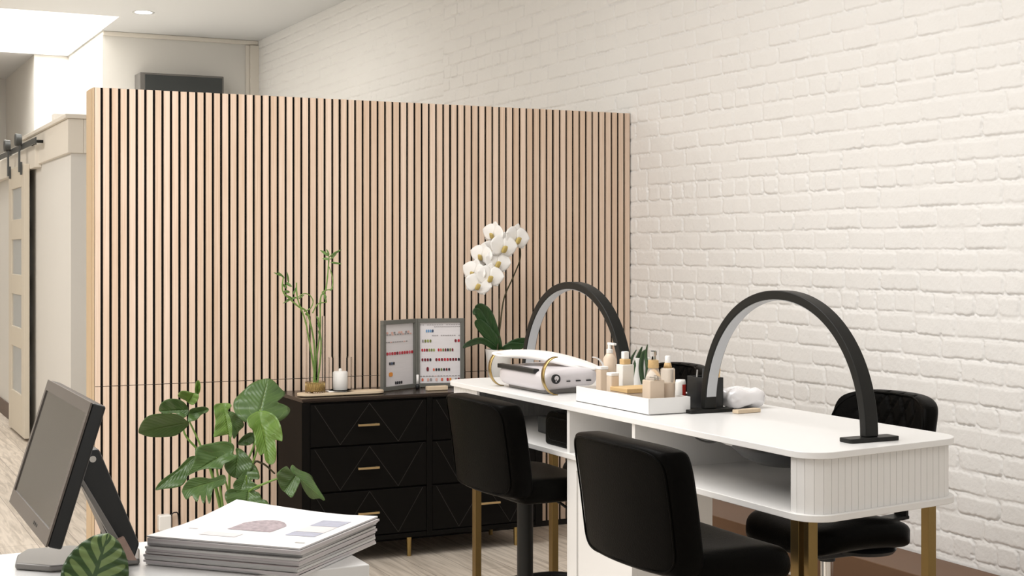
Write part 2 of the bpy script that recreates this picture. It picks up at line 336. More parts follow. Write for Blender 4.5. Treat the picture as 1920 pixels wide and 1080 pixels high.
# brick wall as a real relief
def brick_wall(name, x, y0, y1, z0, z1, dy, dz, seed=0):
    CHT = .0865; zoff = 1.558 % CHT
    ys = np.arange(y0, y1+1e-6, dy); ys[-1] = y1; zs = np.arange(z0, z1+1e-6, dz); zs[-1] = z1
    Y, Z = np.meshgrid(ys, zs)
    rng = np.random.RandomState(3)
    # smooth wobble
    def wob(scy, scz, ph):
        r = np.random.RandomState(ph); s = np.zeros_like(Y)
        for _ in range(7):
            a, c, p = r.uniform(.5, 1.6)*scy, r.uniform(.5, 1.6)*scz, r.uniform(0, 6.28)
            s += np.sin(a*Y*r.choice([-1, 1])+c*Z+p)
        return s/7**.5
    Zw = Z+wob(9, 5, 1)*.0012+wob(48, 26, 2)*.0011+wob(130, 60, 22)*.0009; Yw = Y+wob(25, 60, 3)*.0025+wob(60, 120, 23)*.0012
    row = np.floor((Zw-zoff)/CHT).astype(int); fz = (Zw-zoff)-row*CHT
    rr = np.mod(row, 11); header = (rr == 3) | (rr == 9)
    L = np.where(header, .115, .232)
    off = np.where(header, .03, np.where(np.mod(row, 2) == 0, 0, .116))+.021*np.sin(row*2.3)
    cell = (Yw+off)/L; ci = np.floor(cell).astype(int); fy = (cell-ci)*L
    # per brick random numbers
    h = (np.mod(np.abs(row*7919+ci*104729+seed), 9973))/9973.0; h2 = np.mod(h*57.31, 1); h3 = np.mod(h*131.7, 1); h4 = np.mod(h*313.1, 1)
    jt = .0038+.003*h2
    # some bricks split in two by a soft joint
    dyv = np.minimum(fy, L-fy)-jt*(.55+.5*h3); dzb = fz-.0045-.002*h4; dzt = CHT-fz-.0045; dzv = np.minimum(dzb, dzt)
    chip = .010*np.clip(wob(95, 100, 5)-1.15, 0, 1)+.0012*wob(170, 160, 6)
    sm = lambda t: np.clip(t, 0, 1)**2*(3-2*np.clip(t, 0, 1))
    rc = .010+.010*h4
    d = np.where((dyv < rc) & (dzv < rc), rc-np.sqrt((rc-dyv)**2+(rc-dzv)**2), np.minimum(dyv, dzv))-chip
    body = sm(d/(.004+.008*h2))
    H = body*(.0032+.0030*(h-.5))+body*((fy/L-.5)*.0028*(h3-.5)+(fz/CHT-.5)*.0024*(h4-.3))
    wgt = np.exp(-(np.maximum(dzb, 0)/.010)**2)*np.clip(.55+wob(11, 27, 8)*.55+.7*(h2-.35), 0, 1.25)
    wgt = np.maximum(wgt, np.exp(-(np.maximum(fy-jt, 0)/.010)**2)*np.clip(.30+wob(30, 14, 9)*.5+.9*(h4-.35), 0, 1.1))
    H = H-.0085*np.exp(-((d+.0016)/.0030)**2)*wgt
    pits = np.clip(wob(210, 190, 12)-1.75, 0, 1)*.006
    H = H-pits+wob(40, 45, 14)*.00045+wob(140, 150, 15)*.0002
    X = x-H
    n1, n2 = Y.shape
    co = np.stack([X, Y, Z], -1).reshape(-1, 3).astype(np.float32)
    idx = np.arange(n1*n2).reshape(n1, n2)
    q = np.stack([idx[:-1, :-1], idx[1:, :-1], idx[1:, 1:], idx[:-1, 1:]], -1).reshape(-1, 4)
    me = bpy.data.meshes.new(name); me.vertices.add(len(co)); me.vertices.foreach_set('co', co.ravel())
    me.loops.add(q.size); me.loops.foreach_set('vertex_index', q.ravel().astype(np.int32))
    me.polygons.add(len(q)); me.polygons.foreach_set('loop_start', np.arange(0, q.size, 4, dtype=np.int32)); me.polygons.foreach_set('loop_total', np.full(len(q), 4, np.int32))
    me.polygons.foreach_set('use_smooth', np.ones(len(q), bool)); me.materials.append(M['brick']); me.update(calc_edges=True)
    o = bpy.data.objects.new(name, me); COL.objects.link(o); return struct(o)
brick_wall('wall_right', XW, 2.9, 9.397, 0, ZC, .0052, .0042)
b = MB(); b.box(XW+.012, XW+.3, -4, 9.397, 0, ZC); struct(b.build('wall_right', 'brick'))
b = MB(); b.box(XW, XW+.011, -4, 2.9, 0, ZC); struct(b.build('wall_right', 'brick'))
brick_wall('wall_right', XW+.10, 9.397, 14.45, 1.9, ZC, .014, .006, 51)
b = MB(); b.box(XW+.112, XW+.3, 9.397, 14.5, 0, ZC); struct(b.build('wall_right', 'brick'))

# far walls
YB = 14.45
b = MB(); b.box(2.6, XW+.3, YB, 16.5, 0, ZC); struct(b.build('wall_back', 'plaster'))
b = MB(); b.box(2.235, 2.6, 16.5, 20, 0, ZC); struct(b.build('wall_back', 'plaster_w'))
b = MB(); b.box(-3.1, 2.235, 19.0, 19.2, 0, ZC); struct(b.build('wall_back', 'plaster'))
b = MB(); b.box(2.6, XW+.1, YB-.03, YB, ZC-.045, ZC); struct(b.build('trim_2', 'trimw', bevel=.01))
b = MB(); p = at_y(467, 100, YB); b.box(p.x, XW+.1, YB-.05, YB, 0, ZC-.05); b.box(p.x-.04, p.x, YB-.03, YB, 0, ZC-.05); struct(b.build('trim_3', 'trimw', bevel=.006))

# treatment room box (lower than the ceiling)
XB = 1.585; YF = 9.96; ZB = 2.355
b = MB(); b.box(XB, XW-.01, YF, YF+.1, 0, ZB); b.box(XB, XB+.1, YF+.1, 12.55, 0, ZB); b.box(XB, XB+.1, 12.55, 18.0, 0, ZB); b.box(XB+.1, XW-.01, YF+.1, 14.4, ZB-.08, ZB)
struct(b.build('wall_front', 'plaster'))
b = MB(); e = .025
b.box(XB-e, XB+.08, YF-e, YF+2.2, ZB-.23, ZB-.0); b.box(XB+.08, XW-.02, YF-e, YF+.05, ZB-.23, ZB)
b.box(XB-e-.02, XB+.1, YF-e-.02, YF+2.2, ZB-.0, ZB+.03); b.box(XB+.1, XW-.02, YF-e-.02, YF+.05, ZB, ZB+.03)
struct(b.build('trim_4', 'trimw', bevel=.005))
b = MB(); q0 = at_y(101, 213, 10.9); b.box(q0.x, 3.2, 10.9, 11.0, ZB-.02, q0.z); struct(b.build('trim_5', 'plaster_w'))
b = MB(); b.box(XB-.018, XB, 12.7, 18.0, 0, .13); struct(b.build('baseboard_left', 'skirting', bevel=.003))
b = MB(); b.box(XB-.05, XB, 11.3, 17.5, 2.10, 2.27); struct(b.build('trim_6', 'trimw', bevel=.004))

# sliding barn door
XD = XB-.05
dr = thing('sliding_barn_door', (XD, 12.1, .02), 'cream sliding barn door with four frosted panes hanging from a dark overhead track', 'door')
b = MB(); y0, y1 = 11.58, 12.53; zt = 2.14; st = .17
b.box(XD-.04, XD, y0, y0+st, .02, zt); b.box(XD-.04, XD, y1-st, y1, .02, zt)
rails = [(.02, .34), (.70, .86), (1.12, 1.28), (1.56, 1.72), (zt-.17, zt)]
for z0, z1 in rails: b.box(XD-.04, XD, y0+st, y1-st, z0, z1)
b.build('door_frame', 'dooremat', dr, bevel=.004)
for (a, c) in zip(rails[:-1], rails[1:]):
    b = MB(); b.box(XD-.026, XD-.014, y0+st, y1-st, a[1], c[0]); b.build('pane', 'frosted', dr)
for yy in (y0+.12, y1-.14):
    b = MB(); b.box(XD-.055, XD-.041, yy-.02, yy+.02, 2.06, 2.16); b.box(XD-.068, XD-.055, yy-.02, yy+.02, 2.08, 2.33)
    n = 20; cz = 2.33
    b.lathe([(0, 0), (.045, 0), (.05, .006), (.045, .05), (0, .05)], (0, 0, 0), 24)
    vs = b.v[-24*5:]; b.v[-24*5:] = [(XD-.095+v[2]+.0, yy+v[0], cz+v[1]) for v in vs]
    b.build('roller_hanger', 'steel', dr, bevel=.003)
tr = thing('barn_door_track', (XD, 11.8, 2.2), 'dark steel rail with rollers carrying the sliding door on the cream wall', 'rail')
b = MB(); b.box(XD-.045, XD-.035, 10.95, 13.4, 2.255, 2.30); b.build('rail', 'steel', tr, bevel=.002)
for yy in (11.05, 11.4, 12.9):
    b = MB(); b.tube([(XD-.035, yy, 2.277), (XB, yy, 2.277)], .012, 10); b.build('spacer', 'black_metal', tr)

# dark unit on the back wall, downlight
pA, pB = at_y(262, 135, YB-.25), at_y(420, 143, YB-.25)
ac = thing('wall_unit', ((pA.x+pB.x)/2, YB-.12, pA.z-.35), 'dark grey box unit with pale frame on the far wall above the slatted partition', 'air conditioner')
b = MB(); b.box(pA.x, pB.x, YB-.25, YB, pA.z-.34, pA.z-.0); b.build('casing', 'silver', ac, bevel=.01)
b = MB(); b.box(pA.x+.05, pB.x-.02, YB-.262, YB-.25, pA.z-.33, pA.z-.02); b.build('front_panel', 'darksteel', ac, bevel=.004)
dl = at_z(269, 23, ZC)
d = thing('ceiling_downlight', (dl.x, dl.y, ZC), 'small round lit downlight in the ceiling beside the skylight', 'light')
b = MB(); b.lathe([(.075, 0), (.098, -.004), (.098, .0), (.075, .002)], (dl.x, dl.y, ZC-.001)); b.build('rim', 'white', d, smooth=True)
b = MB(); b.lathe([(0, -.002), (.074, -.003), (.074, 0)], (dl.x, dl.y, ZC-.001)); b.build('lamp_disc', 'lamp_glow', d)

# brown stepped ledge along the brick wall
b = MB(); b.box(3.775, XW-.012, 2.2, 6.75, 0, .24); o = b.build('wall_ledge', 'brown', bevel=.004)
tag(o, 'brown laminate boxed-in ledge running along the foot of the white brick wall', 'ledge')
BASE[o.name] = Vector(o.location)
b = MB(); b.box(3.768, 3.775, 2.2, 6.75, .085, .095); b.build('pale_strip', 'trimw', o)

# ------------------------------------------------------------ slatted partition
PX0, PX1, PY = 1.187, 4.056, 6.80
pt = thing('slat_partition', ((PX0+PX1)/2, PY+.1, 0), 'tall freestanding room divider clad in vertical light oak slats over black felt', 'partition')
HT = 2.225
b = MB(); b.box(PX0+.004, PX1, PY+.021, PY+.19, 0, HT-.005); b.build('core_wall', 'plaster_w', pt)
for nm, z0, z1 in (('upper_slat_panel', .8425, HT), ('lower_slat_panel', .03, .8405)):
    b = MB(); b.m = 0
    b.box(PX0, PX1, PY+.0105, PY+.021, z0, z1, 1)
    n = 72
    for i in range(n):
        x = PX0+i*.04
        w_ = min(.0275, PX1-x)
        if i % 15 == 14 and i > 20: w_ = .0255
        dz = random.uniform(-.001, .001) if z1 > 2 else 0
        b.box(x, x+w_, PY, PY+.014, z0+.0005, z1+dz-.0005, 0)
    b.build(nm, ['slat', 'black_felt'], pt)
b = MB(); b.box(PX0-.004, PX0+.003, PY+.0, PY+.045, .02, HT); b.box(PX0-.006, PX0-.0005, PY+.052, PY+.115, .02, HT); b.box(PX0-.004, PX0+.003, PY+.118, PY+.19, .02, HT)
b.build('end_trim', 'edge', pt, bevel=.001)
b = MB(); b.box(PX0+.004, PX1, PY+.003, PY+.02, 0, .029); b.build('base_strip', 'black_base', pt)

# small white plug-in box low on the slats
q = at_y(306, 975, PY)
o = thing('plug_adapter', (q.x, PY-.02, q.z-.04), 'small white plug-in adapter low on the slats behind the magazine stack', 'adapter')
b = MB(); b.box(q.x-.03, q.x+.03, PY-.045, PY-.0005, q.z-.045, q.z+.03); b.build('body', 'ceramic', o, bevel=.008)
b = MB(); b.tube(spline([(q.x+.025, PY-.03, q.z+.02), (q.x+.05, PY-.02, q.z+.035), (q.x+.07, PY-.012, q.z-.0), (q.x+.075, PY-.012, q.z-.24)]), .003, 6); b.build('cable', 'black_plastic', o, smooth=True)

# ------------------------------------------------------------ black dresser
DY = 6.37; DX0, DX1, DZ0, DZ1, DB = 2.045, 3.295, .10, .785, 6.785
ds = thing('dresser', ((DX0+DX1)/2, (DY+DB)/2, 0), 'wide black dresser with chevron grooved drawers and slim brass handles against the slats', 'dresser')
b = MB(); b.box(DX0+.012, DX1-.012, DY+.022, DB, DZ0, DZ1-.02); b.build('carcass', 'black_wood', ds, bevel=.002)
b = MB()
b.prism([(DX0-.0, DY-.002), (DX1+.0, DY-.002), (DX1+.0, DB), (DX0-.0, DB)], DZ1-.012, DZ1)
b.prism([(DX0+.008, DY+.008), (DX1-.008, DY+.008), (DX1-.008, DB), (DX0+.008, DB)], DZ1-.02, DZ1-.012)
b.build('top_board', 'black_top', ds, bevel=.002)
b = MB(); b.box(DX0+.0, DX0+.04, DY+.002, DY+.022, DZ0, DZ1-.02); b.box(DX1-.04, DX1, DY+.002, DY+.022, DZ0, DZ1-.02)
xm = at_y(806, 840, DY).x; b.box(xm-.014, xm+.014, DY+.002, DY+.022, DZ0, DZ1-.02)
b.box(DX0+.04, DX1-.04, DY+.006, DY+.022, DZ0, DZ0+.022); b.build('face_frame', 'black_wood', ds, bevel=.0015)
rows = [(.5575, .757), (.345, .5535), (.1255, .341)]
for cx0, cx1 in ((DX0+.042, xm-.016), (xm+.016, DX1-.042)):
    for z0, z1 in rows:
        b = MB(); b.box(cx0, cx1, DY+.004, DY+.021, z0+.002, z1-.002); dw = b.build('drawer', 'black_wood', ds, bevel=.0015)
        b = MB(); W = cx1-cx0; zz0, zz1 = z0+.006, z1-.006
        ks = [cx0+.02, cx0+W*.25, cx0+W*.5, cx0+W*.75, cx1-.02]
        for i in range(4):
            a, c = (ks[i], zz1 if i % 2 == 0 else zz0), (ks[i+1], zz0 if i % 2 == 0 else zz1)
            dx, dz = c[0]-a[0], c[1]-a[1]; l = math.hypot(dx, dz)
            b.obox(((a[0]+c[0])/2, DY+.0036, (a[1]+c[1])/2), (dx/2, 0, dz/2), (-dz/l*.0012, 0, dx/l*.0012), (0, .0012, 0))
        b.build('chevron_groove', 'groove', dw)
        hx = (cx0+cx1)/2-.012+(.033 if cx0 > xm else 0); hz = z1-.105
        b = MB(); b.box(hx-.053, hx+.053, DY-.024, DY-.016, hz-.005, hz+.005); b.box(hx-.047, hx-.041, DY-.017, DY+.004, hz-.004, hz+.004); b.box(hx+.041, hx+.047, DY-.017, DY+.004, hz-.004, hz+.004)
        b.build('handle', 'handle_gold', dw, bevel=.001)
for lx, ly in ((DX0+.1, DY+.06), (2.60, DY+.06), (DX1-.12, DY+.06), (DX0+.1, DB-.06), (DX1-.12, DB-.06)):
    b = MB(); b.tube([(lx, ly, DZ0), (lx, ly, 0)], [.014, .010], 12); b.build('leg', 'gold', ds, smooth=False)

# ------------------------------------------------------------ white manicure desk
TZ = .96; SL = .018; UX0, UX1, YN0, YN1, YE = 2.255, 2.85, 2.895, 2.985, 5.245
def desk_outline(inset=0, n=10):
    # near end slightly skewed, four rounded corners
    pts = [(UX0, YN0), (UX1, YN1), (UX1, YE), (UX0, YE-.03)]; rad = [.075, .10, .09, .09]; out = []
    for i in range(4):
        p = Vector(pts[i]); a = (Vector(pts[i-1])-p).normalized(); c = (Vector(pts[(i+1) % 4])-p).normalized()
        ang = a.angle(c)/2; r = rad[i]; d = r/math.tan(ang); cen = p+(a+c).normalized()*(r/math.sin(ang))
        s = p+a*d; e2 = p+c*d; a0 = math.atan2(s.y-cen.y, s.x-cen.x); a1 = math.atan2(e2.y-cen.y, e2.x-cen.x)
        while a1 < a0: a1 += 2*math.pi
        for k in range(n+1):
            t = a0+(a1-a0)*k/n; out.append((cen.x+(r-inset)*math.cos(t), cen.y+(r-inset)*math.sin(t)))
    return out
dk = thing('manicure_desk', (2.55, 4.07, 0), 'long white manicure desk with rounded ends, fluted end panels and brass legs', 'desk')
b = MB(); b.prism(desk_outline(), TZ-SL, TZ); b.build('worktop', 'white', dk, bevel=.002)
LZ0, LZ1 = .782, .80
b = MB(); b.prism(desk_outline(), LZ0, LZ1); b.build('lower_shelf', 'white_matt', dk, bevel=.002)
def fluted(path, name):
    # path: polyline of the outer face; flutes are narrow vertical staves
    pts = [Vector(p) for p in path]; b = MB(); acc = [0]
    for i in range(1, len(pts)): acc.append(acc[-1]+(pts[i]-pts[i-1]).length)
    def atl(s):
        for i in range(1, len(pts)):
            if s <= acc[i]+1e-9: t = (s-acc[i-1])/(acc[i]-acc[i-1]+1e-9); return pts[i-1].lerp(pts[i], t)
        return pts[-1]
    n = int(acc[-1]/.0245); st = acc[-1]/n
    for i in range(n):
        p0, p1 = atl(i*st+.00045), atl((i+1)*st-.00045); d_ = (p1-p0).normalized(); nn = Vector((d_.y, -d_.x))
        b.prism([p0, p1, p1-nn*.012, p0-nn*.012], LZ1, TZ-SL)
    for i in range(n):
        p0, p1 = atl(max(0, i*st-.002)), atl(min(acc[-1], (i+1)*st+.002)); d_ = (p1-p0).normalized(); nn = Vector((d_.y, -d_.x))
        b.prism([p0-nn*.0016, p1-nn*.0016, p1-nn*.009, p0-nn*.009], LZ1, TZ-SL)
    b.build(name, 'white_matt', dk, bevel=.0004, seg=1)
ol = desk_outline(.014)
near_path = [(UX0+.014, 3.0)]+ol[0:22]+[(UX1-.014, 3.11)]
fluted(near_path, 'fluted_end_panel')
far_path = [(UX1-.014, 5.1)]+ol[22:44]+[(UX0+.014, 4.93)]
fluted(far_path, 'fluted_end_panel')
b = MB(); b.box(UX1-.03, UX1-.014, 3.11, 5.10, LZ1, TZ-SL); b.build('back_panel', 'white_matt', dk)
for yy in (4.204, 3.785):
    b = MB(); b.box(UX0+.01, UX1-.03, yy-.018, yy, LZ1, TZ-SL); b.build('divider', 'white_matt', dk)
b = MB()
b.box(UX0+.01, 2.56, 4.186, 4.204, 0, LZ0); b.box(UX0+.028, 2.56, 3.785, 3.803, 0, LZ0); b.box(2.545, 2.563, 3.803, 4.186, 0, LZ0)
b.box(UX0+.01, UX0+.028, 4.14, 4.186, 0, LZ0); b.box(UX0+.01, UX0+.028, 3.785, 3.80, 0, LZ0); b.box(UX0+.01, UX0+.028, 3.80, 4.14, LZ0-.035, LZ0); b.box(UX0+.01, UX0+.028, 3.80, 4.14, 0, .05)
b.build('pedestal', 'white_matt', dk, bevel=.001)
b = MB(); b.box(UX0+.016, UX0+.027, 3.801, 4.139, .051, LZ0-.036); b.build('pedestal_door', 'white_matt', dk, bevel=.001)
b = MB(); b.box(2.56, UX1-.05, 3.35, 4.6, .15, LZ0); 
def leg(x, y, w=.03, d_=.03, m='gold_dark'):
    b = MB(); b.box(x-w/2, x+w/2, y-d_/2, y+d_/2, 0, LZ0); b.build('leg', m, dk, bevel=.0015)
q = at_y(1497, 0, 3.03).x; leg(q, 3.03, .026, .034)
q = at_y(1519, 0, 2.99).x; leg(q+.002, 2.99, .030, .02)
q = at_y(1741, 0, 3.06).x; leg(q, 3.06, .028)
q = at_y(894, 0, 5.06).x; leg(q, 5.06, .026)
q = at_y(1038, 0, 5.06).x; leg(q, 5.06, .028)

# ------------------------------------------------------------ arch lamps
def arch_lamp(y0, y1, x, label, h=.382):
    cy = (y0+y1)/2; a = (y1-y0)/2
    t = thing('arch_desk_lamp', (x, cy, TZ), label, 'desk lamp', 'black arch lamps on the manicure desk')
    n = 64; hw = .0215; th = .026
    def pth(k, off):
        A = math.pi*k/n; c, s_ = math.cos(A), math.sin(A)
        e_ = .96
        Y = (a-off)*math.copysign(abs(c)**e_, c); Z = (h-off)*abs(s_)**e_
        return cy+Y, TZ+.012+Z
    b = MB()
    for k in range(n+1):
        for off, sx in ((0, -1), (0, 1), (th, 1), (th, -1)):
            yy, zz = pth(k, off); b.v.append((x+sx*hw, yy, zz))
    for k in range(n):
        for j in range(4): b.f.append((k*4+j, k*4+(j+1) % 4, (k+1)*4+(j+1) % 4, (k+1)*4+j)); b.mi.append(0)
    b.f += [(0, 3, 2, 1), (n*4, n*4+1, n*4+2, n*4+3)]; b.mi += [0, 0]
    b.build('arch', 'black_metal', t, bevel=.003, merge=True)
    b = MB()
    for k in range(2, n-1):
        for off, sx in ((th-.001, -1), (th-.001, 1), (th+.0025, 1), (th+.0025, -1)):
            yy, zz = pth(k, off); b.v.append((x+sx*(hw-.0045), yy, zz))
    m_ = n-3
    for k in range(m_-1):
        for j in range(4): b.f.append((k*4+j, k*4+(j+1) % 4, (k+1)*4+(j+1) % 4, (k+1)*4+j)); b.mi.append(0)
    b.build('light_diffuser', 'diffuser', t, smooth=False, merge=True)
    for yy in (y0, y1):
        sg = 1 if yy == y0 else -1
        b = MB(); b.prism(rrect(x-.083, x+.083, yy-.026+sg*.012, yy+.026+sg*.012, .008), TZ+.0005, TZ+.012); b.build('foot_plate', 'black_metal', t, bevel=.002)
    return t
arch_lamp(3.02, 3.81, 2.553, 'black arch lamp standing at the near end of the white desk')
arch_lamp(4.29, 5.08, 2.553, 'black arch lamp at the far end of the desk behind the hand rest machine')

# ------------------------------------------------------------ bar stools
def make_stool(cx, cy, label, dz=0):
    t = thing('bar_stool', (cx, cy, 0), label, 'stool', 'black bar stools in front of the desk')
    bx = cx-.19       # rear face of the back
    b = MB(); HW = .235
    z0, z1 = .668+dz, .988+dz
    def fn(a, c, w_):
        y = cy+HW*a; z = (z0+z1)/2+(z1-z0)/2*c
        wing = .034*abs(a)**2.2; lean = -.045*((z-z0)/(z1-z0))
        return (bx+.045+wing+lean+w_-.004*c*c, y, z+.006*(1-a*a)*(c > 0)*c)
    b.pillow(fn, .085, k=.20, p=26, n=36, q=4.2)
    b.build('backrest', 'leather', t, smooth=True, merge=True)
    # piping round the rear face
    b = MB(); pts = []
    for k in range(60):
        A = 2*math.pi*k/60; c_, s_ = math.cos(A), math.sin(A); e_ = .2
        a = .955*math.copysign(abs(c_)**e_, c_); c = .935*math.copysign(abs(s_)**e_, s_)
        v = fn(a*math.sqrt(1-.10*c**6), c*math.sqrt(1-.10*a**6), -.0425); pts.append(v)
    b.tube(pts+[pts[0]], .0028, 6, cap=False); b.build('piping', 'leather', t, smooth=True)
    b = MB(); sx0, sx1 = bx+.06, bx+.392
    def fs(a, c, w_):
        x = (sx0+sx1)/2+(sx1-sx0)/2*a; y = cy+.228*c
        dip = .012*(1-c*c)*(1-a*a)
        return (x, y, .688+dz+w_-(dip if w_ > 0 else 0)-.02*max(0, a)**3)
    b.pillow(fs, .088, k=.3, p=14, n=30, q=2.8); b.build('seat', 'leather', t, smooth=True, merge=True)
    b = MB()   # shell joining seat and back
    def fj(a, c, w_): 
        ang = a*.5+.5; return (bx+.03+.09*ang+w_*.7, cy+.215*c, .735+dz-.068*ang**.6+w_)
    b.pillow(fj, .05, k=.2, n=14); b.build('seat_back_joint', 'leather', t, smooth=True, merge=True)
    b = MB(); b.tube([(cx, cy, .64+dz), (cx, cy, .27)], .028, 24); b.build('column', 'black_metal', t, smooth=True, angle=40)
    b = MB(); b.tube([(cx, cy, .30), (cx, cy, .03)], .034, 24); b.build('column_sleeve', 'black_metal', t, smooth=True, angle=40)
    b = MB(); b.lathe([(0, .03), (.05, .028), (.16, .018), (.195, .01), (.2, 0), (0, 0)][::-1], (cx, cy, 0), 40); b.build('base_plate', 'black_metal', t, smooth=True)
    b = MB(); R = rrect(cx-.02, cx+.235, cy-.15, cy+.15, .09, 6); pts = [(x, y, .30) for x, y in R]
    b.tube(pts+[pts[0]], .011, 10, cap=False)
    b.tube([(cx-.02, cy-.03, .30), (cx+.02, cy, .30)], .011, 8); b.build('foot_ring', 'black_metal', t, smooth=True)
    b = MB(); b.tube(spline([(cx+.04, cy-.02, .655+dz), (cx+.09, cy-.10, .62+dz), (cx+.14, cy-.18, .56+dz)], 4), [.005]*8+[.008], 8); b.build('lever', 'black_metal', t, smooth=True)
    return t
make_stool(2.05, 3.17, 'black leather bar stool nearer the camera, in front of the white pedestal')
make_stool(2.235, 4.455, 'black leather bar stool farther away, in front of the black dresser', -.02)

# ------------------------------------------------------------ rolling chairs behind the desk
def make_chair(cx, cy, label):
    t = thing('swivel_chair', (cx, cy, 0), label, 'chair', 'black tufted swivel chairs behind the desk')
    X = cx+.28; HW = .232; z0, z1 = .70, 1.0
    def tuft(a, c):
        u = a*3.4; v = c*1.25+.25
        d_ = min(abs(((u+v) % 1)-.5), abs(((u-v) % 1)-.5)); m_ = max(0, 1-(abs(a)/.66)**8)
        return (1-math.exp(-((.5-0-d_)/.09)**2))*0+m_*(-.009*math.exp(-((.5-max(abs(((u+v) % 1)-.5), abs(((u-v) % 1)-.5)))/.06)**2))
    def fn(a, c, w_):
        y = cy+HW*a*(1-.05*(c < 0)*c*c); z = (z0+z1)/2+(z1-z0)/2*c-.02*abs(a)**3*(c > 0)
        cv = -.07*abs(a)**2.2
        return (X+cv+.03*c+w_-(tuft(a, c) if w_ < -.012 else 0)*1.0, y, z)
    b = MB()
    b.pillow(fn, .07, k=.34, p=16, n=96, q=3.0)
    b.build('backrest', 'leather', t, smooth=True, merge=True)
    b = MB(); pts = []
    for k in range(72):
        A = 2*math.pi*k/72; c_, s_ = math.cos(A), math.sin(A); e_ = .4
        a = .97*math.copysign(abs(c_)**e_, c_); c = .955*math.copysign(abs(s_)**e_, s_)
        pts.append(fn(a*math.sqrt(1-.25*c**6), c*math.sqrt(1-.25*a**6), -.0305))
    b.tube(pts+[pts[0]], .004, 6, cap=False); b.build('piping', 'leather', t, smooth=True)
    b = MB(); b.obox((X+.03, cy, .665), (.006, 0, .0), (0, .03, 0), (0, 0, .085)); b.obox((X-.07, cy, .575), (.11, 0, .008), (0, .03, 0), (0, 0, .006)); b.build('back_bracket', 'black_metal', t, bevel=.003)
    b = MB()
    def fs(a, c, w_):
        return (cx-.0+.225*a, cy+.225*c, .575+w_*(1-.25*a*a)-.03*a*a+.01*c*c)
    b.pillow(fs, .105, k=.7, p=8, n=30, q=2.0); b.build('seat', 'leather', t, smooth=True, merge=True)
    b = MB(); b.box(cx-.08, cx+.08, cy-.07, cy+.07, .485, .53); b.build('seat_mount', 'black_plastic', t, bevel=.008)
    b = MB(); b.lathe([(0, 0), (.095, 0), (.105, .012), (.095, .022), (0, .024)], (cx+.10, cy-.06, .497), 30); b.build('seat_underplate', 'black_plastic', t, smooth=True, angle=50)
    b = MB(); b.tube([(cx, cy, .49), (cx, cy, .465)], .027, 20); b.build('lift_cover', 'black_plastic', t, smooth=True, angle=40)
    b = MB(); b.tube([(cx, cy, .47), (cx, cy, .12)], .021, 20); b.build('gas_lift', 'chrome', t, smooth=True, angle=40)
    b = MB(); pts = [(cx+.17*math.cos(k*math.pi/18), cy+.17*math.sin(k*math.pi/18), .27) for k in range(37)]
    b.tube(pts, .01, 8, cap=False); b.build('foot_ring', 'chrome', t, smooth=True)
    b = MB()
    for k in range(5):
        A = 2*math.pi*k/5+.3; b.obox((cx+.13*math.cos(A), cy+.13*math.sin(A), .105), (.125*math.cos(A), .125*math.sin(A), -.014), (-.016*math.sin(A), .016*math.cos(A), 0), (0, 0, .013))
    b.build('star_base', 'chrome', t, bevel=.004)
    for k in range(5):
        A = 2*math.pi*k/5+.3; b = MB(); c0 = Vector((cx+.25*math.cos(A), cy+.25*math.sin(A), .03))
        b.tube([c0+Vector((-.012*math.sin(A), .012*math.cos(A), 0)), c0-Vector((-.012*math.sin(A), .012*math.cos(A), 0))], .03, 18); b.tube([c0, c0+Vector((0, 0, .065))], .008, 8); b.build('caster', 'black_plastic', t, smooth=True, angle=40)
    return t
make_chair(2.97, 3.735, 'black tufted leather swivel chair at the near end, beneath the front arch lamp')
make_chair(3.0, 5.07, 'black tufted leather swivel chair partly hidden behind the bottle tray')

# ------------------------------------------------------------ nail machine with hand rest
# box turned slightly: near corner at px 1020
c0 = at_z(1020, 742, TZ); c1 = at_z(1112, 728, TZ); c2 = at_z(938, 724, TZ)
ax = Vector((1, 0, 0)); ay = Vector((0, 1, 0))
mx0, mx1 = c0.x, c0.x+.235; my0, my1 = c0.y+.015, c2.y-.0
mc = thing('nail_dust_machine', ((mx0+mx1)/2, (my0+my1)/2, TZ), 'white nail dust collector with brass hoops carrying a curved hand rest on the desk', 'nail machine')
b = MB()
def bodyf(a, c, w_): return ((mx0+mx1)/2+(mx1-mx0)/2*a, (my0+my1)/2+(my1-my0)/2*c, TZ+.052+.006*a+w_)
b.pillow(bodyf, .074, k=.25, p=9, n=28, q=3.2); b.build('body', 'machine', mc, smooth=True, merge=True)
b = MB(); b.prism(rrect(mx0+.03, mx1-.03, my0+.03, my1-.03, .02), TZ+.0005, TZ+.022); b.build('base', 'silver', mc, bevel=.003)
b = MB(); b.box(mx0-.003, mx0+.02, my0+.06, my1-.015, TZ+.072, TZ+.088); b.build('vent_slot', 'black_plastic', mc, bevel=.002)
b = MB(); yf = my0-.0035
cbx = mx0+.055
vs = [(cbx+.017*math.cos(k*math.pi/10), TZ+.055+.017*math.sin(k*math.pi/10)) for k in range(20)]
b.prism(vs, yf, my0+.01, plane='y'); b.build('power_button', 'black_plastic', mc)
b = MB(); vs = [(cbx+.001+.0085*math.cos(k*math.pi/10), TZ+.058+.0085*math.sin(k*math.pi/10)) for k in range(20)]
b.prism(vs, yf-.0015, yf+.002, plane='y'); b.box(cbx-.003, cbx+.001, yf-.0015, yf+.001, TZ+.044, TZ+.055); b.build('button_symbol', 'machine', mc)
for k, wd in ((.098, .014), (.136, .018), (.178, .019)):
    b = MB(); b.box(mx0+k, mx0+k+wd, my0-.003, my0+.008, TZ+.044, TZ+.048); b.build('front_mark', 'black_plastic', mc)
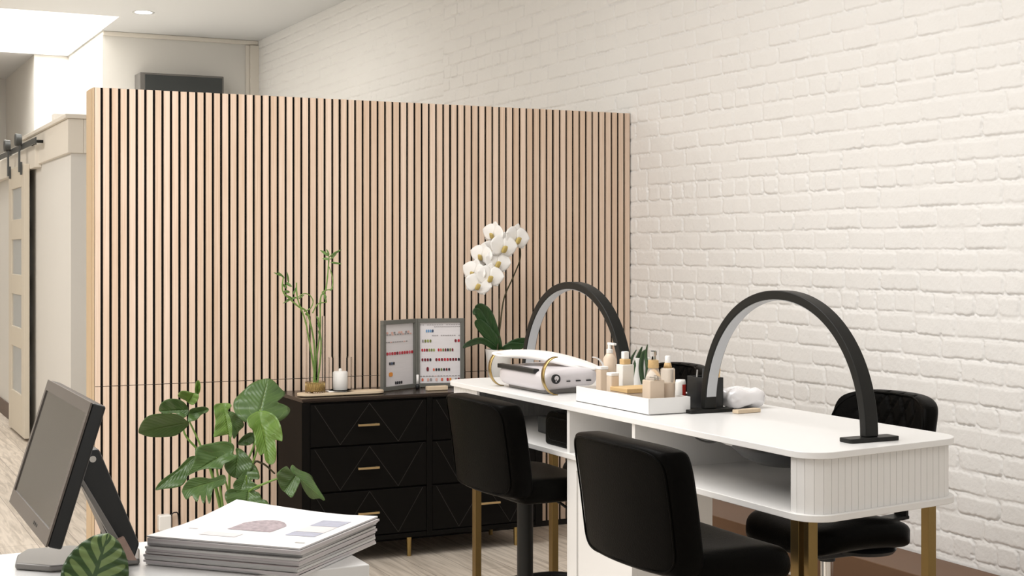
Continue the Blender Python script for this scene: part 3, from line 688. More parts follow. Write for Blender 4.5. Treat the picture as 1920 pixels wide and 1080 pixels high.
# hand rest: long curved pad
pL, pR = at_z(925, 664, TZ+.14), at_z(1122, 684, TZ+.10)
ctr = Vector(((mx0+mx1)/2+.005, (my0+my1)/2, TZ+.142))
L0 = at_y(927, 664, my1-.0); R0 = at_y(1122, 688, my0+.02)
b = MB()
def padf(a, c, w_):
    p = L0.lerp(R0, (a+1)/2); d_ = Vector((R0.x-L0.x, R0.y-L0.y, 0)).normalized(); nn = Vector((-d_.y, d_.x, 0))
    hwid = .055
    z = p.z+.010*math.cos(a*math.pi/2)+.004*math.cos(a*math.pi)-.006*a+w_*(1-.35*abs(a)**3)+.004*(1-c*c)
    return p.x+nn.x*hwid*c, p.y+nn.y*hwid*c, z
b.pillow(padf, .030, k=.8, p=6, n=40, q=2.2); b.build('hand_rest', 'pad', mc, smooth=True, merge=True)
def hoop(px_, py_, yy, rx, rz, top):
    q = at_y(px_, py_, yy); pts = []
    for k in range(19):
        A = math.pi*.5+math.pi*k/18
        pts.append((q.x+rx+rx*math.cos(A), yy, q.z+rz*math.sin(A)))
    b = MB()
    vs = []
    for x_, y_, z_ in pts:
        vs += [(x_, y_-.008, z_), (x_, y_+.008, z_)]
    b.add(vs, [(2*i, 2*i+1, 2*i+3, 2*i+2) for i in range(len(pts)-1)])
    b.build('brass_hoop', 'gold', mc, smooth=True, solid=.003)
zc_ = TZ+.068
for (qx, yy) in ((mx0+.006, my0-.012), (mx0-.012, my1+.012)):
    b = MB(); vs = []
    for k in range(21):
        A = math.pi*.5+math.pi*1.0*k/20; x_ = qx+.045+.055*math.cos(A); z_ = zc_+.0665*math.sin(A)
        vs += [(x_, yy-.012, z_), (x_, yy+.010, z_)]
    b.add(vs, [(2*i, 2*i+1, 2*i+3, 2*i+2) for i in range(20)]); b.build('brass_hoop', 'gold', mc, smooth=True, solid=.003)
b = MB(); vs = []
for k in range(21):
    A = math.pi*.5-math.pi*k/20; x_ = mx1-.035+.05*math.cos(A); z_ = zc_-.003+.0635*math.sin(A)
    vs += [(x_, my0-.004, z_), (x_, my0-.016, z_)]
b.add(vs, [(2*i, 2*i+1, 2*i+3, 2*i+2) for i in range(20)]); b.build('brass_hoop', 'pad', mc, smooth=True, solid=.003)

# ------------------------------------------------------------ tray and bottles
tx0, tx1, ty0, ty1 = 2.333, 2.487, 3.80, 4.265; th_ = .052
b = MB(); b.box(tx0, tx1, ty0, ty1, TZ+.0005, TZ+.004)
for (a, c, e_, f_) in ((tx0, tx0+.004, ty0, ty1), (tx1-.004, tx1, ty0, ty1), (tx0+.004, tx1-.004, ty0, ty0+.004), (tx0+.004, tx1-.004, ty1-.004, ty1)): b.box(a, c, e_, f_, TZ+.0005, TZ+th_)
o = b.build('tray', 'white', bevel=.001); tag(o, 'white open tray holding the toiletry bottles on the desk', 'tray')
TF = TZ+.005
def yz(px, py, x): q = at_x(px, py, x); return q.y, q.z
def bottle(kind, px0, px1, ytop, x, label, cat='bottle', parts=()):
    y0 = at_x(px1, 700, x).y; y1 = at_x(px0, 700, x).y; cy = (y0+y1)/2; s_ = (px1-px0)/575/2
    return cy, s_
# a: amber pump bottle
def zt(px, py, x): return at_x(px, py, x).z
x = 2.43
cy = at_x(1143, 0, x).y; r = .024
t = thing('pump_bottle', (x, cy, TF), 'peach-tinted pump bottle with white pump, tallest at the far end of the tray', 'bottle')
zs = zt(1143, 664, x); zb = TF
b = MB(); b.lathe([(r, 0), (r+.001, .02), (r, (zs-zb)*.55), (r-.004, (zs-zb)*.72), (r-.002, (zs-zb)*.9), (r-.008, (zs-zb)*.97), (.010, (zs-zb)+.004)], (x, cy, zb)); b.build('body', 'amber', t, smooth=True)
b = MB(); zc = zt(1143, 648, x); b.lathe([(.011, 0), (.011, .012), (.006, .014), (.006, zc-zs)], (x, cy, zs+.004)); b.build('collar', 'ceramic', t, smooth=True, angle=40)
b = MB(); b.obox((x+.004, cy-.008, zc+.006), (.006, 0, 0), (0, .022, 0), (0, 0, .004)); b.build('pump_head', 'white', t, bevel=.002)
# b, c: small jars
for px, py, lab, xx, mt in ((1129, 690, 'small clear jar with white lid in the far corner of the tray', 2.39, 'bottle'), (1149, 702, 'short pale jar in front of the peach pump bottle in the tray', 2.37, 'bottle')):
    cy = at_x(px, 0, xx).y; z_ = zt(px, py, xx)
    t = thing('jar', (xx, cy, TF), lab, 'jar')
    b = MB(); b.prism(rrect(xx-.016, xx+.016, cy-.016, cy+.016, .005, 4), TF, z_-.004); b.build('body', 'amber', t, bevel=.002)
    b = MB(); b.prism(rrect(xx-.0165, xx+.0165, cy-.0165, cy+.0165, .005, 4), z_-.004, z_+.006); b.build('lid', 'pad', t, bevel=.002)
# d: white square bottle
x = 2.44; cy = at_x(1172, 0, x).y
t = thing('square_bottle', (x, cy, TF), 'white square bottle with clear cap beside the peach pump bottle', 'bottle')
b = MB(); z_ = zt(1172, 683, x); b.prism(rrect(x-.022, x+.022, cy-.022, cy+.022, .003, 3), TF, z_); b.build('body', 'ceramic', t, bevel=.002)
b = MB(); z2 = zt(1172, 673, x); b.prism(rrect(x-.015, x+.015, cy-.015, cy+.015, .006, 4), z_, z2); b.build('collar', 'lightwood', t, bevel=.002)
b = MB(); b.prism(rrect(x-.010, x+.010, cy-.010, cy+.010, .003, 3), z2, zt(1172, 659, x)); b.build('cap', 'pad', t, bevel=.002)
# e: bamboo lidded box
x0_, x1_ = 2.355, 2.47; ya, yb_ = 3.965, 4.07
t = thing('lidded_box', ((x0_+x1_)/2, (ya+yb_)/2, TF), 'low frosted box with bamboo lid in the middle of the tray', 'box')
b = MB(); b.box(x0_, x1_, ya, yb_, TF, TF+.048); b.build('body', 'amber', t, bevel=.004)
b = MB(); b.box(x0_-.002, x1_+.002, ya-.002, yb_+.002, TF+.048, TF+.062); b.build('lid', 'lightwood', t, bevel=.002)
# f: clear bottle with wooden collar
x = 2.385; cy = at_x(1225, 0, x).y
t = thing('spray_bottle', (x, cy, TF), 'clear square bottle with wooden collar and clear spray cap, nearest in the tray', 'bottle')
z_ = zt(1225, 706, x); z2 = zt(1225, 690, x); z3 = zt(1225, 675, x); z4 = zt(1225, 657, x)
b = MB(); b.prism(rrect(x-.027, x+.027, cy-.024, cy+.024, .004, 3), TF, z_-.01); b.build('body', 'amber', t, bevel=.003)
b = MB(); b.lathe([(.026, 0), (.024, .008), (.016, z2-z_+.01)], (x, cy, z_-.01)); b.build('shoulder', 'bottle', t, smooth=True)
b = MB(); b.lathe([(.016, 0), (.0175, .002), (.0165, z3-z2)], (x, cy, z2)); b.build('collar', 'lightwood', t, smooth=True, angle=40)
b = MB(); b.lathe([(.009, 0), (.008, .012), (.011, .016), (.011, z4-z3-.003), (.008, z4-z3)], (x, cy, z3)); b.build('spray_cap', 'glass', t, smooth=True, angle=40)
# g: peach bottle with white cap
x = 2.44; cy = at_x(1252, 0, x).y
t = thing('dropper_bottle', (x, cy, TF), 'pale peach bottle with slim white cap at the near right end of the tray', 'bottle')
z_ = zt(1252, 690, x); z2 = zt(1252, 680, x); z3 = zt(1252, 667, x)
b = MB(); b.lathe([(.023, 0), (.0235, .004), (.023, z_-TF-.004), (.020, z_-TF)], (x, cy, TF)); b.build('body', 'bottle', t, smooth=True)
b = MB(); b.lathe([(.019, 0), (.019, (z_-TF)*.62)], (x, cy, TF+.003)); b.build('contents', 'amber', t, smooth=True, angle=40)
b = MB(); b.lathe([(.014, 0), (.010, z2-z_)], (x, cy, z_)); b.build('collar', 'lightwood', t, smooth=True)
b = MB(); b.lathe([(.009, 0), (.009, z3-z2-.003), (.007, z3-z2)], (x, cy, z2)); b.build('cap', 'pad', t, smooth=True, angle=40)
# can and black tool caddy behind tray
x = 2.52; cy = at_x(1276, 0, x).y
t = thing('white_can', (x, cy, TZ), 'small white can with red label between the tray and black caddy', 'can')
b = MB(); z_ = zt(1276, 712, x); b.lathe([(.016, 0), (.017, .003), (.017, z_-TZ-.01), (.015, z_-TZ)], (x, cy, TZ+.0005)); b.build('body', 'ceramic', t, smooth=True)
b = MB(); b.lathe([(.0173, .016), (.0173, z_-TZ-.014)], (x, cy, TZ), 28); b.v = b.v[:]; b.f = [f for f in b.f[:28] if 20 <= f[0] < 27]; b.mi = [0]*len(b.f); b.build('label_band', 'red', t, smooth=True)
qa, qb = at_x(1288, 0, 2.56), at_x(1322, 0, 2.56); z_ = zt(1300, 706, 2.56)
t = thing('tool_caddy', (2.585, (qa.y+qb.y)/2, TZ), 'black open caddy holding thin tools behind the arch lamp foot', 'caddy')
b = MB(); x0_, x1_, ya, yb_ = 2.56, 2.63, qb.y, qa.y
b.box(x0_, x1_, ya, yb_, TZ+.0005, TZ+.004)
for (a, c, e_, f_) in ((x0_, x0_+.003, ya, yb_), (x1_-.003, x1_, ya, yb_), (x0_, x1_, ya, ya+.003), (x0_, x1_, yb_-.003, yb_)): b.box(a, c, e_, f_, TZ+.0005, z_)
b.build('box', 'black_plastic', t, bevel=.001)
for k, (dx, dy, hh, mt) in enumerate(((.02, .02, .02, 'silver'), (.05, .04, .03, 'ceramic'), (.03, .07, .025, 'black_plastic'), (.055, .015, .028, 'lightwood'), (.02, .09, .02, 'silver'))):
    if yb_-ya < dy+.005: dy = (yb_-ya)*.6
    b = MB(); b.tube([(x0_+dx, ya+dy, TZ+.006), (x0_+dx+.008, ya+dy-.004, z_+hh)], .0028, 8); o = b.build('tool_stick', mt, t, smooth=True)
# coil of cable
q = at_z(1316, 768, TZ)
b = MB(); pts = []
for k in range(90):
    A = k*.42; rr_ = .022+.006*math.sin(k*.31); pts.append((2.515+rr_*.9*math.cos(A), 3.905+rr_*.9*math.sin(A)*.8, TZ+.008+.032*(k/90)+.012*math.sin(A*.5+k*.05)**2))
pts.append((2.545, 3.93, TZ+.004))
b.tube(pts, .0022, 6); o = b.build('coiled_cable', 'black_plastic', smooth=True); tag(o, 'black cable coiled up between the white tray and the lamp foot', 'cable')
# wrapped towels, wooden brush, stick
q0, q1 = at_z(1350, 770, TZ), at_z(1408, 766, TZ)
wc = Vector((2.72, 3.86, TZ+.032))
b = MB()
def wf(a, c, w_):
    n_ = noise.noise(Vector((a*3, c*3, w_*30)))*.010
    return (wc.x+.075*a, wc.y+.055*c+n_*.4, wc.z+w_*(1+.18*math.sin(a*5+c*3))+n_*(1 if w_ > 0 else 0)+.002)
b.pillow(wf, .058, k=.7, p=5, n=26, q=2); o = b.build('wrapped_towel', 'foil', smooth=True, merge=True); tag(o, 'glossy white plastic-wrapped bundle behind the foot of the front arch lamp', 'towel')
qb_ = at_z(1400, 774, TZ)
b = MB(); b.obox((qb_.x, qb_.y, TZ+.0065), (.048, .006, 0), (-.002, .013, 0), (0, 0, .006)); o = b.build('wooden_block', 'palewood', bevel=.002); tag(o, 'short pale wooden block beside the foot of the front arch lamp', 'block')
# snake plant in white vase
x = 2.66; cy = at_x(1203, 0, x).y
t = thing('potted_snake_plant', (x, cy, TZ), 'snake plant with pointed dark leaves in a white vase behind the bottles', 'plant')
b = MB(); b.lathe([(.028, 0), (.034, .012), (.022, .10), (.028, .13), (.025, .13), (.02, .10), (.03, .015), (0, .012)], (x, cy, TZ+.0005)); b.build('vase', 'ceramic', t, smooth=True)
for (pp, mt) in (([(1197, 730), (1190, 700), (1196, 672), (1204, 650)], .012), ([(1192, 730), (1188, 705), (1182, 680), (1193, 656)], .009), ([(1212, 715), (1214, 690), (1211, 668), (1214, 646)], .007), ([(1206, 720), (1202, 690), (1206, 662), (1213, 655)], .009)):
    pts = spline([at_x(a, c, x-.02) for a, c in pp], 6); b = MB(); n_ = len(pts); vs = []
    for i, p in enumerate(pts):
        ww = mt*math.sin(math.pi*min(.98, .25+.75*i/(n_-1)))**.8; vs += [p+Vector((ww*.6, -ww*.8, 0)), p+Vector((-.003, -.003, 0)), p-Vector((ww*.6, -ww*.8, 0))]
    b.add(vs, [(3*i+j, 3*i+j+1, 3*i+j+4, 3*i+j+3) for i in range(n_-1) for j in (0, 1)])
    for i in range(n_):
        for j in range(3): b.uv[3*i+j] = (j/2, i/(n_-1))
    b.build('leaf', 'leaf_dark', t, smooth=True, solid=.002)

# ------------------------------------------------------------ things on the lower shelf and under the top
sh = thing('round_black_case', (2.42, 4.33, LZ1), 'black rounded case standing in the far open cubby of the desk', 'case')
b = MB(); b.prism([(y_, z_) for y_, z_ in rrect(4.212, 4.43, LZ1+.001, LZ1+.118, [.012, .012, .045, .045])], 2.30, 2.52, plane='x'); b.build('body', 'leather', sh, bevel=.006)
b = MB(); b.prism([(y_, z_) for y_, z_ in rrect(4.24, 4.41, LZ1+.018, LZ1+.098, .03)], 2.296, 2.302, plane='x'); b.build('front_grille', 'leather', sh, bevel=.003)
b = MB(); b.box(2.295, 2.2995, 4.25, 4.262, LZ1+.012, LZ1+.016); b.build('badge', 'silver', sh)
b = MB(); b.box(2.42, 2.7, 4.47, 4.72, LZ1+.001, LZ1+.062); o = b.build('flat_black_box', 'black_plastic', bevel=.004); tag(o, 'flat black box on the far desk shelf behind the rounded case', 'box')
# extractor bowl hanging under the worktop
ex = thing('dust_bowl', (2.43, 3.27, TZ-SL-.1), 'black bowl with pale rim fixed beneath the worktop at the near cubby', 'dust collector')
b = MB(); b.lathe([(0, -.072), (.06, -.068), (.11, -.05), (.145, -.022), (.15, -.008), (0, -.008)], (2.43, 3.27, TZ-SL), 40, sx=.8, sy=1.15); b.build('bowl', 'black_plastic', ex, smooth=True, angle=50)
b = MB(); b.lathe([(.10, -.02), (.125, -.0005)], (2.40, 3.34, TZ-SL), 40, sx=.75, sy=1.15); b.build('rim', 'white', ex, smooth=True, angle=40)
b = MB(); b.tube(spline([(2.40, 3.44, TZ-SL-.004), (2.36, 3.50, TZ-SL-.03), (2.36, 3.58, TZ-SL-.022), (2.40, 3.56, TZ-SL-.004)]), .003, 6); b.build('cable', 'black_plastic', ex, smooth=True)

# ------------------------------------------------------------ things on the dresser
ZD = DZ1
# tray with vase and candle
q0, q1 = at_z(560, 737, ZD), at_z(718, 728, ZD); ty = 6.485
xa, xb_ = at_y(558, 0, ty).x, at_y(718, 0, ty).x
b = MB(); b.prism(rrect(xa, xb_, ty-.052, ty+.052, .051, 10), ZD+.004, ZD+.016); b.prism(rrect(xa+.02, xb_-.02, ty-.035, ty+.035, .034, 10), ZD+.0005, ZD+.004)
o = b.build('oval_tray', 'palewood', bevel=.004); tag(o, 'long pale wooden oval tray under the glass vase and candle', 'tray')
ZT = ZD+.0165
b = MB(); xc = at_y(630, 0, ty).x; b.box(xc-.045, xc+.045, ty-.028, ty+.03, ZT, ZT+.006); o = b.build('napkin', 'paper', bevel=.002); tag(o, 'small folded white cloth square under the candle', 'cloth')
vx = at_y(591, 0, ty).x; R = .044
t = thing('bamboo_vase', (vx, ty, ZT), 'tall clear glass vase of green lucky bamboo on the dresser', 'plant')
b = MB(); hv = .36
b.lathe([(0, 0), (R, 0), (R, hv), (R-.0025, hv), (R-.0025, .006), (0, .006)], (vx, ty, ZT), 36); b.build('vase', 'glass', t, smooth=True, angle=40)
b = MB(); b.lathe([(0, .008), (R-.004, .008), (R-.004, .042), (0, .045)], (vx, ty, ZT), 30); b.build('gravel', 'water', t, smooth=True, angle=40)
b = MB()
for k in range(30):
    A = k*2*math.pi/30; 
    b.tube([(vx+(R+.002)*math.cos(A), ty+(R+.002)*math.sin(A), ZT+.002), (vx+(R+.002)*math.cos(A), ty+(R+.002)*math.sin(A), ZT+.05)], .0012, 5)
pts = [(vx+(R+.002)*math.cos(k*math.pi/15), ty+(R+.002)*math.sin(k*math.pi/15), ZT+.05) for k in range(31)]
b.tube(pts, .0016, 5, cap=False); b.build('wire_basket', 'gold', t, smooth=True)
def bam(pp, r0=.0045, r1=.003, dy=0):
    pts = spline([at_y(a, c, ty+dy*(i/(len(pp)-1))) for i, (a, c) in enumerate(pp)], 7); n_ = len(pts)
    b = MB(); b.tube(pts, [(r0+(r1-r0)*i/(n_-1))*(1.25 if i % 5 == 0 else 1) for i in range(n_)], 8); b.build('stem', 'stem', t, smooth=True)
bam([(592, 725), (588, 690), (580, 640), (572, 600), (558, 560), (556, 530)], dy=-.02)
bam([(590, 725), (592, 680), (600, 620), (601, 560), (610, 545), (614, 520), (617, 480)], dy=.02)
bam([(594, 725), (600, 680), (602, 640), (598, 610), (596, 595)], dy=.0)
bam([(588, 725), (590, 660), (585, 620), (575, 585), (560, 575), (543, 560), (530, 545), (531, 520)], dy=-.03)
bam([(586, 587), (596, 570), (612, 567)], .003, .002)
bam([(570, 584), (582, 578), (587, 565), (580, 553), (568, 551), (556, 560)], .0028, .002, -.02)
bam([(612, 567), (609, 552), (604, 548), (612, 544), (621, 543)], .003, .002, .02)
bam([(621, 543), (624, 530), (622, 515), (617, 500)], .003, .002, .02)
def strip_leaf(parent, p0, p1, w_, droop, m, name='leaf', side=None, n_=10, curl=.25, solid=.0008):
    p0, p1 = Vector(p0), Vector(p1); d_ = p1-p0; L_ = d_.length; d_.normalize()
    s_ = side or d_.cross(Vector((0, 0, 1)));
    if s_.length < .1: s_ = Vector((1, 0, 0))
    s_ = s_.normalized(); up = s_.cross(d_)
    b = MB()
    def f(u, v):
        ww = w_*math.sin(math.pi*min(.999, .06+.94*v**.8))**.75
        return p0+d_*L_*v+s_*ww*(u*2-1)+Vector((0, 0, -droop*L_*v*v))+up*(abs(u*2-1)**1.5*ww*curl)+Vector((0, 0, droop*L_*v))*0
    b.grid(f, 4, n_, uv=True); return b.build(name, m, parent, smooth=True, solid=solid)
for (a, c, e_, f_, w_) in ((617, 480, 600, 468, .007), (617, 482, 641, 466, .008), (618, 486, 604, 484, .006), (620, 492, 641, 494, .005), (617, 478, 612, 466, .005), (619, 487, 632, 474, .006),
        (531, 518, 513, 510, .005), (533, 522, 521, 508, .006), (536, 530, 548, 537, .007), (538, 540, 529, 532, .007), (543, 548, 531, 545, .007), (550, 552, 557, 535, .006), (548, 560, 532, 552, .006), (541, 530, 538, 508, .005),
        (556, 558, 535, 562, .006), (545, 562, 530, 568, .005), (560, 560, 571, 552, .006), (572, 588, 582, 592, .006), (597, 600, 594, 592, .006), (598, 615, 596, 603, .006), (612, 558, 604, 548, .006), (600, 630, 596, 618, .005), (608, 553, 612, 566, .005), (625, 540, 618, 545, .005)):
    dy = random.uniform(-.03, .02); strip_leaf(t, at_y(a, c, ty-.01), at_y(e_, f_, ty+dy), w_, .05, 'leaf_bamboo', side=Vector((.3, 0, 1)) if abs(a-e_) > abs(c-f_) else Vector((1, .2, 0)), n_=6)
# hurricane glass + candle
hx = at_y(638, 0, ty).x
t = thing('hurricane_glass', (hx, ty, ZT+.006), 'short clear glass cylinder standing around the white candle', 'glass')
b = MB(); b.lathe([(.056, 0), (.056, .155), (.054, .155), (.054, 0)], (hx, ty, ZT+.007), 36); b.build('cylinder', 'glass', t, smooth=True, angle=40)
t = thing('pillar_candle', (hx, ty, ZT+.007), 'white pillar candle with a small white wick knob on the wooden tray', 'candle')
b = MB(); b.lathe([(.032, 0), (.035, .003), (.035, .082), (.031, .088), (0, .089)], (hx, ty, ZT+.0075), 32); b.build('wax', 'wax', t, smooth=True)
b = MB(); b.lathe([(.006, 0), (.008, .006), (.006, .013), (0, .015)], (hx, ty, ZT+.095), 14); b.build('wick', 'wax', t, smooth=True)
# folding swatch display
A0, A1, A2 = at_z(716, 724, ZD+.002), at_z(779, 717, ZD+.002), at_z(870, 720, ZD+.002)
A0 = Vector((A0.x, 6.53, 0)); A1 = Vector((at_y(779, 0, 6.66).x, 6.66, 0)); A0.x = at_y(716, 0, 6.53).x; A2 = Vector((at_y(870, 0, 6.60).x, 6.60, 0))
zt_ = ZD+.345
sd = thing('swatch_display', (A1.x, A1.y, ZD), 'grey folding two-panel display frame of nail colour swatches on the dresser', 'display')
cols = {k: mat('swatch_'+k, c, .3) for k, c in dict(red=(.45, .02, .035), wine=(.16, .015, .025), pink=(.62, .10, .16), blush=(.70, .42, .36), olive=(.16, .18, .05), moss=(.28, .32, .08), black=(.015, .015, .02), navy=(.02, .05, .12), blue=(.12, .28, .50), orange=(.75, .28, .04), coral=(.60, .14, .08), grey=(.30, .28, .28)).items()}
def panel(p, q_, rows_, tilt):
    d_ = (q_-p); W = d_.length; d_.normalize(); nn = Vector((d_.y, -d_.x, 0))   # towards camera
    def pt(s_, z, o=0): return p+d_*s_+nn*o+Vector((0, 0, z))
    fw = .020; z0 = ZD+.002; z1 = zt_
    fr_ = MB()
    for s0, s1, a, c in ((0, W, z0, z0+fw), (0, W, z1-fw, z1), (0, fw, z0+fw, z1-fw), (W-fw, W, z0+fw, z1-fw)):
        fr_.obox(pt((s0+s1)/2, (a+c)/2), d_*(s1-s0)/2, nn*.011, Vector((0, 0, (c-a)/2)))
    f_ = fr_.build('panel_frame', 'frame', sd, bevel=.0015)
    b = MB(); b.obox(pt(W/2, (z0+z1)/2, -.003), d_*(W/2-fw*.8), nn*.003, Vector((0, 0, (z1-z0)/2-fw*.8))); b.build('sheet', 'sheet', f_)
    names = list(cols)
    iw = W-2*fw; ih = z1-z0-2*fw
    for (s0, v0, s1, sz, seq) in rows_:
        n_ = len(seq); b = MB()
        for i, c in enumerate(seq):
            if c == '.': continue
            s_ = fw+iw*(s0+(s1-s0)*(i+.5)/n_); z = z1-fw-ih*v0; hw = iw*(s1-s0)/n_*.36; hh = sz/2*ih
            cm = names.index(dict(r='red', w='wine', p='pink', l='blush', o='olive', m='moss', k='black', n='navy', b='blue', O='orange', c='coral', g='grey')[c])
            pl = [(s_+hw*math.copysign(abs(math.cos(A))**.6, math.cos(A)), z+hh*math.copysign(abs(math.sin(A))**.8, math.sin(A))) for A in [k*math.pi/6+.01 for k in range(12)]]
            o_ = len(b.v); vs = [pt(a, c_, .0005) for a, c_ in pl]+[pt(a, c_, .0025) for a, c_ in pl]
            b.add(vs, [tuple(range(12, 24)), tuple(range(12))[::-1]]+[(k, (k+1) % 12, 12+(k+1) % 12, 12+k) for k in range(12)], cm)
        b.build('swatch_row', [cols[k] for k in names], f_)
panel(A0, A1, [(.05, .14, .95, .035, 'l.lg.ll.gl.'), (.05, .17, .95, .02, 'gglggglggl'), (.03, .29, .8, .015, 'gglggggglg'), (.05, .475, 1.0, .05, 'rprrwprrrpr'), (.08, .635, .35, .05, '.knk'), (.12, .81, .3, .07, 'O'), (.35, .955, .62, .05, 'kkkk')], 0)
panel(A1, A2, [(.0, .04, 1, .01, 'gg.ggggggg.gggggg'), (.1, .14, .35, .05, '.bbbn'), (.35, .07, 1, .012, 'ggggggggggggg'), (.3, .215, 1, .012, 'ggg.ggggggg.g'), (.05, .305, .3, .05, 'gomo'), (.85, .305, 1, .05, 'wr'), (.04, .455, .84, .05, 'rrwmom.rcowkow'), (.04, .615, .3, .05, 'wwwk'), (.38, .615, 1, .05, 'wrwrrwwwk'), (.32, .78, .76, .045, 'ckkokwk'), (.16, .77, .24, .07, 'w'), (.0, .885, 1, .012, 'ggggglgggggggg'), (.04, .945, 1, .05, 'c.lg.l.c.rO.gw')], 0)
b = MB(); b.tube([(A1.x, A1.y-.004, ZD+.002), (A1.x, A1.y-.004, zt_)], .0125, 14); b.build('hinge_spine', 'frame', sd)
q = at_z(797, 727, ZD); b = MB(); b.box(q.x-.055, q.x+.055, 6.47, 6.50, ZD+.0005, ZD+.022); o = b.build('wooden_bar', 'palewood', bevel=.004); tag(o, 'small pale wooden bar lying in front of the swatch display', 'block')
q = at_y(783, 683, 6.58); 
t = thing('polish_bottle', (q.x, 6.58, ZD), 'tiny nail polish bottle with white cap in front of the display hinge', 'bottle')
b = MB(); b.lathe([(.010, 0), (.011, .02), (.006, .026)], (q.x, 6.58, ZD+.0005), 14); b.build('body', 'black_plastic', t, smooth=True)
b = MB(); b.lathe([(.0065, .0), (.006, .045), (.0, .046)], (q.x, 6.58, ZD+.0265), 12); b.build('cap', 'pad', t, smooth=True)
# orchid in white pot
oy = 6.56; ox = at_y(935, 0, oy).x
oc = thing('potted_orchid', (ox, oy, ZD), 'white moth orchid on an arching stem in a white pot at the dresser end', 'plant')
rt = at_y(960, 655, oy).x-ox; zt2 = at_y(930, 655, oy).z
b = MB(); b.lathe([(.046, 0), (.05, .004), (.068, zt2-ZD), (.063, zt2-ZD), (.058, zt2-ZD-.02), (0, zt2-ZD-.02)], (ox, oy, ZD+.0005), 36); b.build('pot', 'ceramic', oc, smooth=True, angle=50)
b = MB(); b.lathe([(.0, .004), (.056, 0)][::-1], (ox, oy, zt2-.019), 24); b.build('soil', 'soil', oc)
stm = [(932, 660), (938, 610), (945, 560), (962, 520), (974, 490), (976, 470), (972, 450), (962, 436), (945, 440), (925, 470), (905, 505), (893, 530)]
pts = spline([at_y(a, c, oy-.01-(.05 if i > 6 else 0)) for i, (a, c) in enumerate(stm)], 6)
b = MB(); b.tube(pts, [.0042-.0022*i/len(pts) for i in range(len(pts))], 8); b.build('flower_stem', 'stem_dark', oc, smooth=True)
b = MB(); b.tube([at_y(934, 650, oy), at_y(936, 560, oy)], .0025, 6); b.build('support_stick', 'stem_dark', oc)
for pp, w_ in (([(936, 655), (915, 600), (900, 580), (893, 572)], .034), ([(935, 660), (916, 625), (894, 585), (888, 590)], .022), ([(933, 658), (905, 640), (880, 645), (868, 652)], .018), ([(938, 660), (960, 645), (985, 640), (1000, 652)], .018), ([(936, 660), (925, 640), (900, 610), (893, 600)], .03), ([(940, 658), (955, 650), (975, 650), (986, 645)], .02)):
    p_ = spline([at_y(a, c, oy-.03*(i/3)) for i, (a, c) in enumerate(pp)], 5); n_ = len(p_); b = MB()
    def f(u, v, p_=p_, n_=n_, w_=w_):
        i = min(n_-1, int(round(v*(n_-1)))); ww = w_*math.sin(math.pi*min(.985, .12+.86*v))**.7; tt = (p_[min(i+1, n_-1)]-p_[max(i-1, 0)]).normalized()
        s_ = tt.cross(Vector((.2, 1, .35))).normalized(); return p_[i]+s_*ww*(u*2-1)+Vector((0, -.3, .3))*ww*abs(u*2-1)**1.6*.5
    b.grid(f, 6, n_-1, uv=True); b.build('leaf', 'leaf_dark', oc, smooth=True, solid=.002)
def flower(px, py, s_, yaw, roll, dy=0, pitch=0, name='flower'):
    s_ *= 1.36
    c = at_y(px, py, oy-.07+dy)
    R_ = Matrix.Rotation(yaw, 3, 'Z') @ Matrix.Rotation(pitch, 3, 'X') @ Matrix.Rotation(roll, 3, 'Y')
    b = MB()
    def petal(ang, L_, W_, cup, off=0):
        d_ = Vector((math.cos(ang), 0, math.sin(ang))); sd_ = Vector((-math.sin(ang), 0, math.cos(ang)))
        def f(u, v):
            ww = W_*(math.sin(math.pi*min(.995, .08+.92*v**.75))**.6); a = u*2-1
            p = d_*(L_*v)+sd_*ww*a+Vector((0, -cup*(v**2)*L_+.10*W_*abs(a)**2+off+.05*L_*math.sin(a*5)*v*.3, 0))
            return c+R_ @ (p*s_)
        b.grid(f, 8, 10)
    petal(math.radians(8), .052, .034, .10, -.003); petal(math.radians(172), .052, .034, .10, -.003)
    petal(math.radians(90), .048, .021, .12, .002); petal(math.radians(218), .046, .018, .1, .003); petal(math.radians(-38), .046, .018, .1, .003)
    fl = b.build(name, 'petal', oc, smooth=True, solid=.0012)
    b = MB()
    def lf(a, cc, w_):
        return c+R_ @ (Vector((.0085*a, -.012+w_-.006*cc, -.010+.012*cc))*s_)
    b.pillow(lf, .014, k=.8, p=4, n=8); b.build('lip', 'lip', fl, smooth=True, merge=True)
flower(968, 446, 1.12, .25, .15, .0); flower(943, 462, 1.12, .1, .1, -.02); flower(932, 491, 1.05, .0, .2, -.01); flower(918, 518, 1.05, -.1, .15, -.02); flower(896, 533, 1.0, -.2, .3, -.01)
flower(926, 438, .95, -1.1, .2, .03); flower(904, 478, .95, -1.0, .2, .03); flower(890, 510, 1.0, -1.0, .3, .03)
flower(925, 470, .9, -.3, .5, .045); flower(907, 503, .9, -.3, .6, .045)

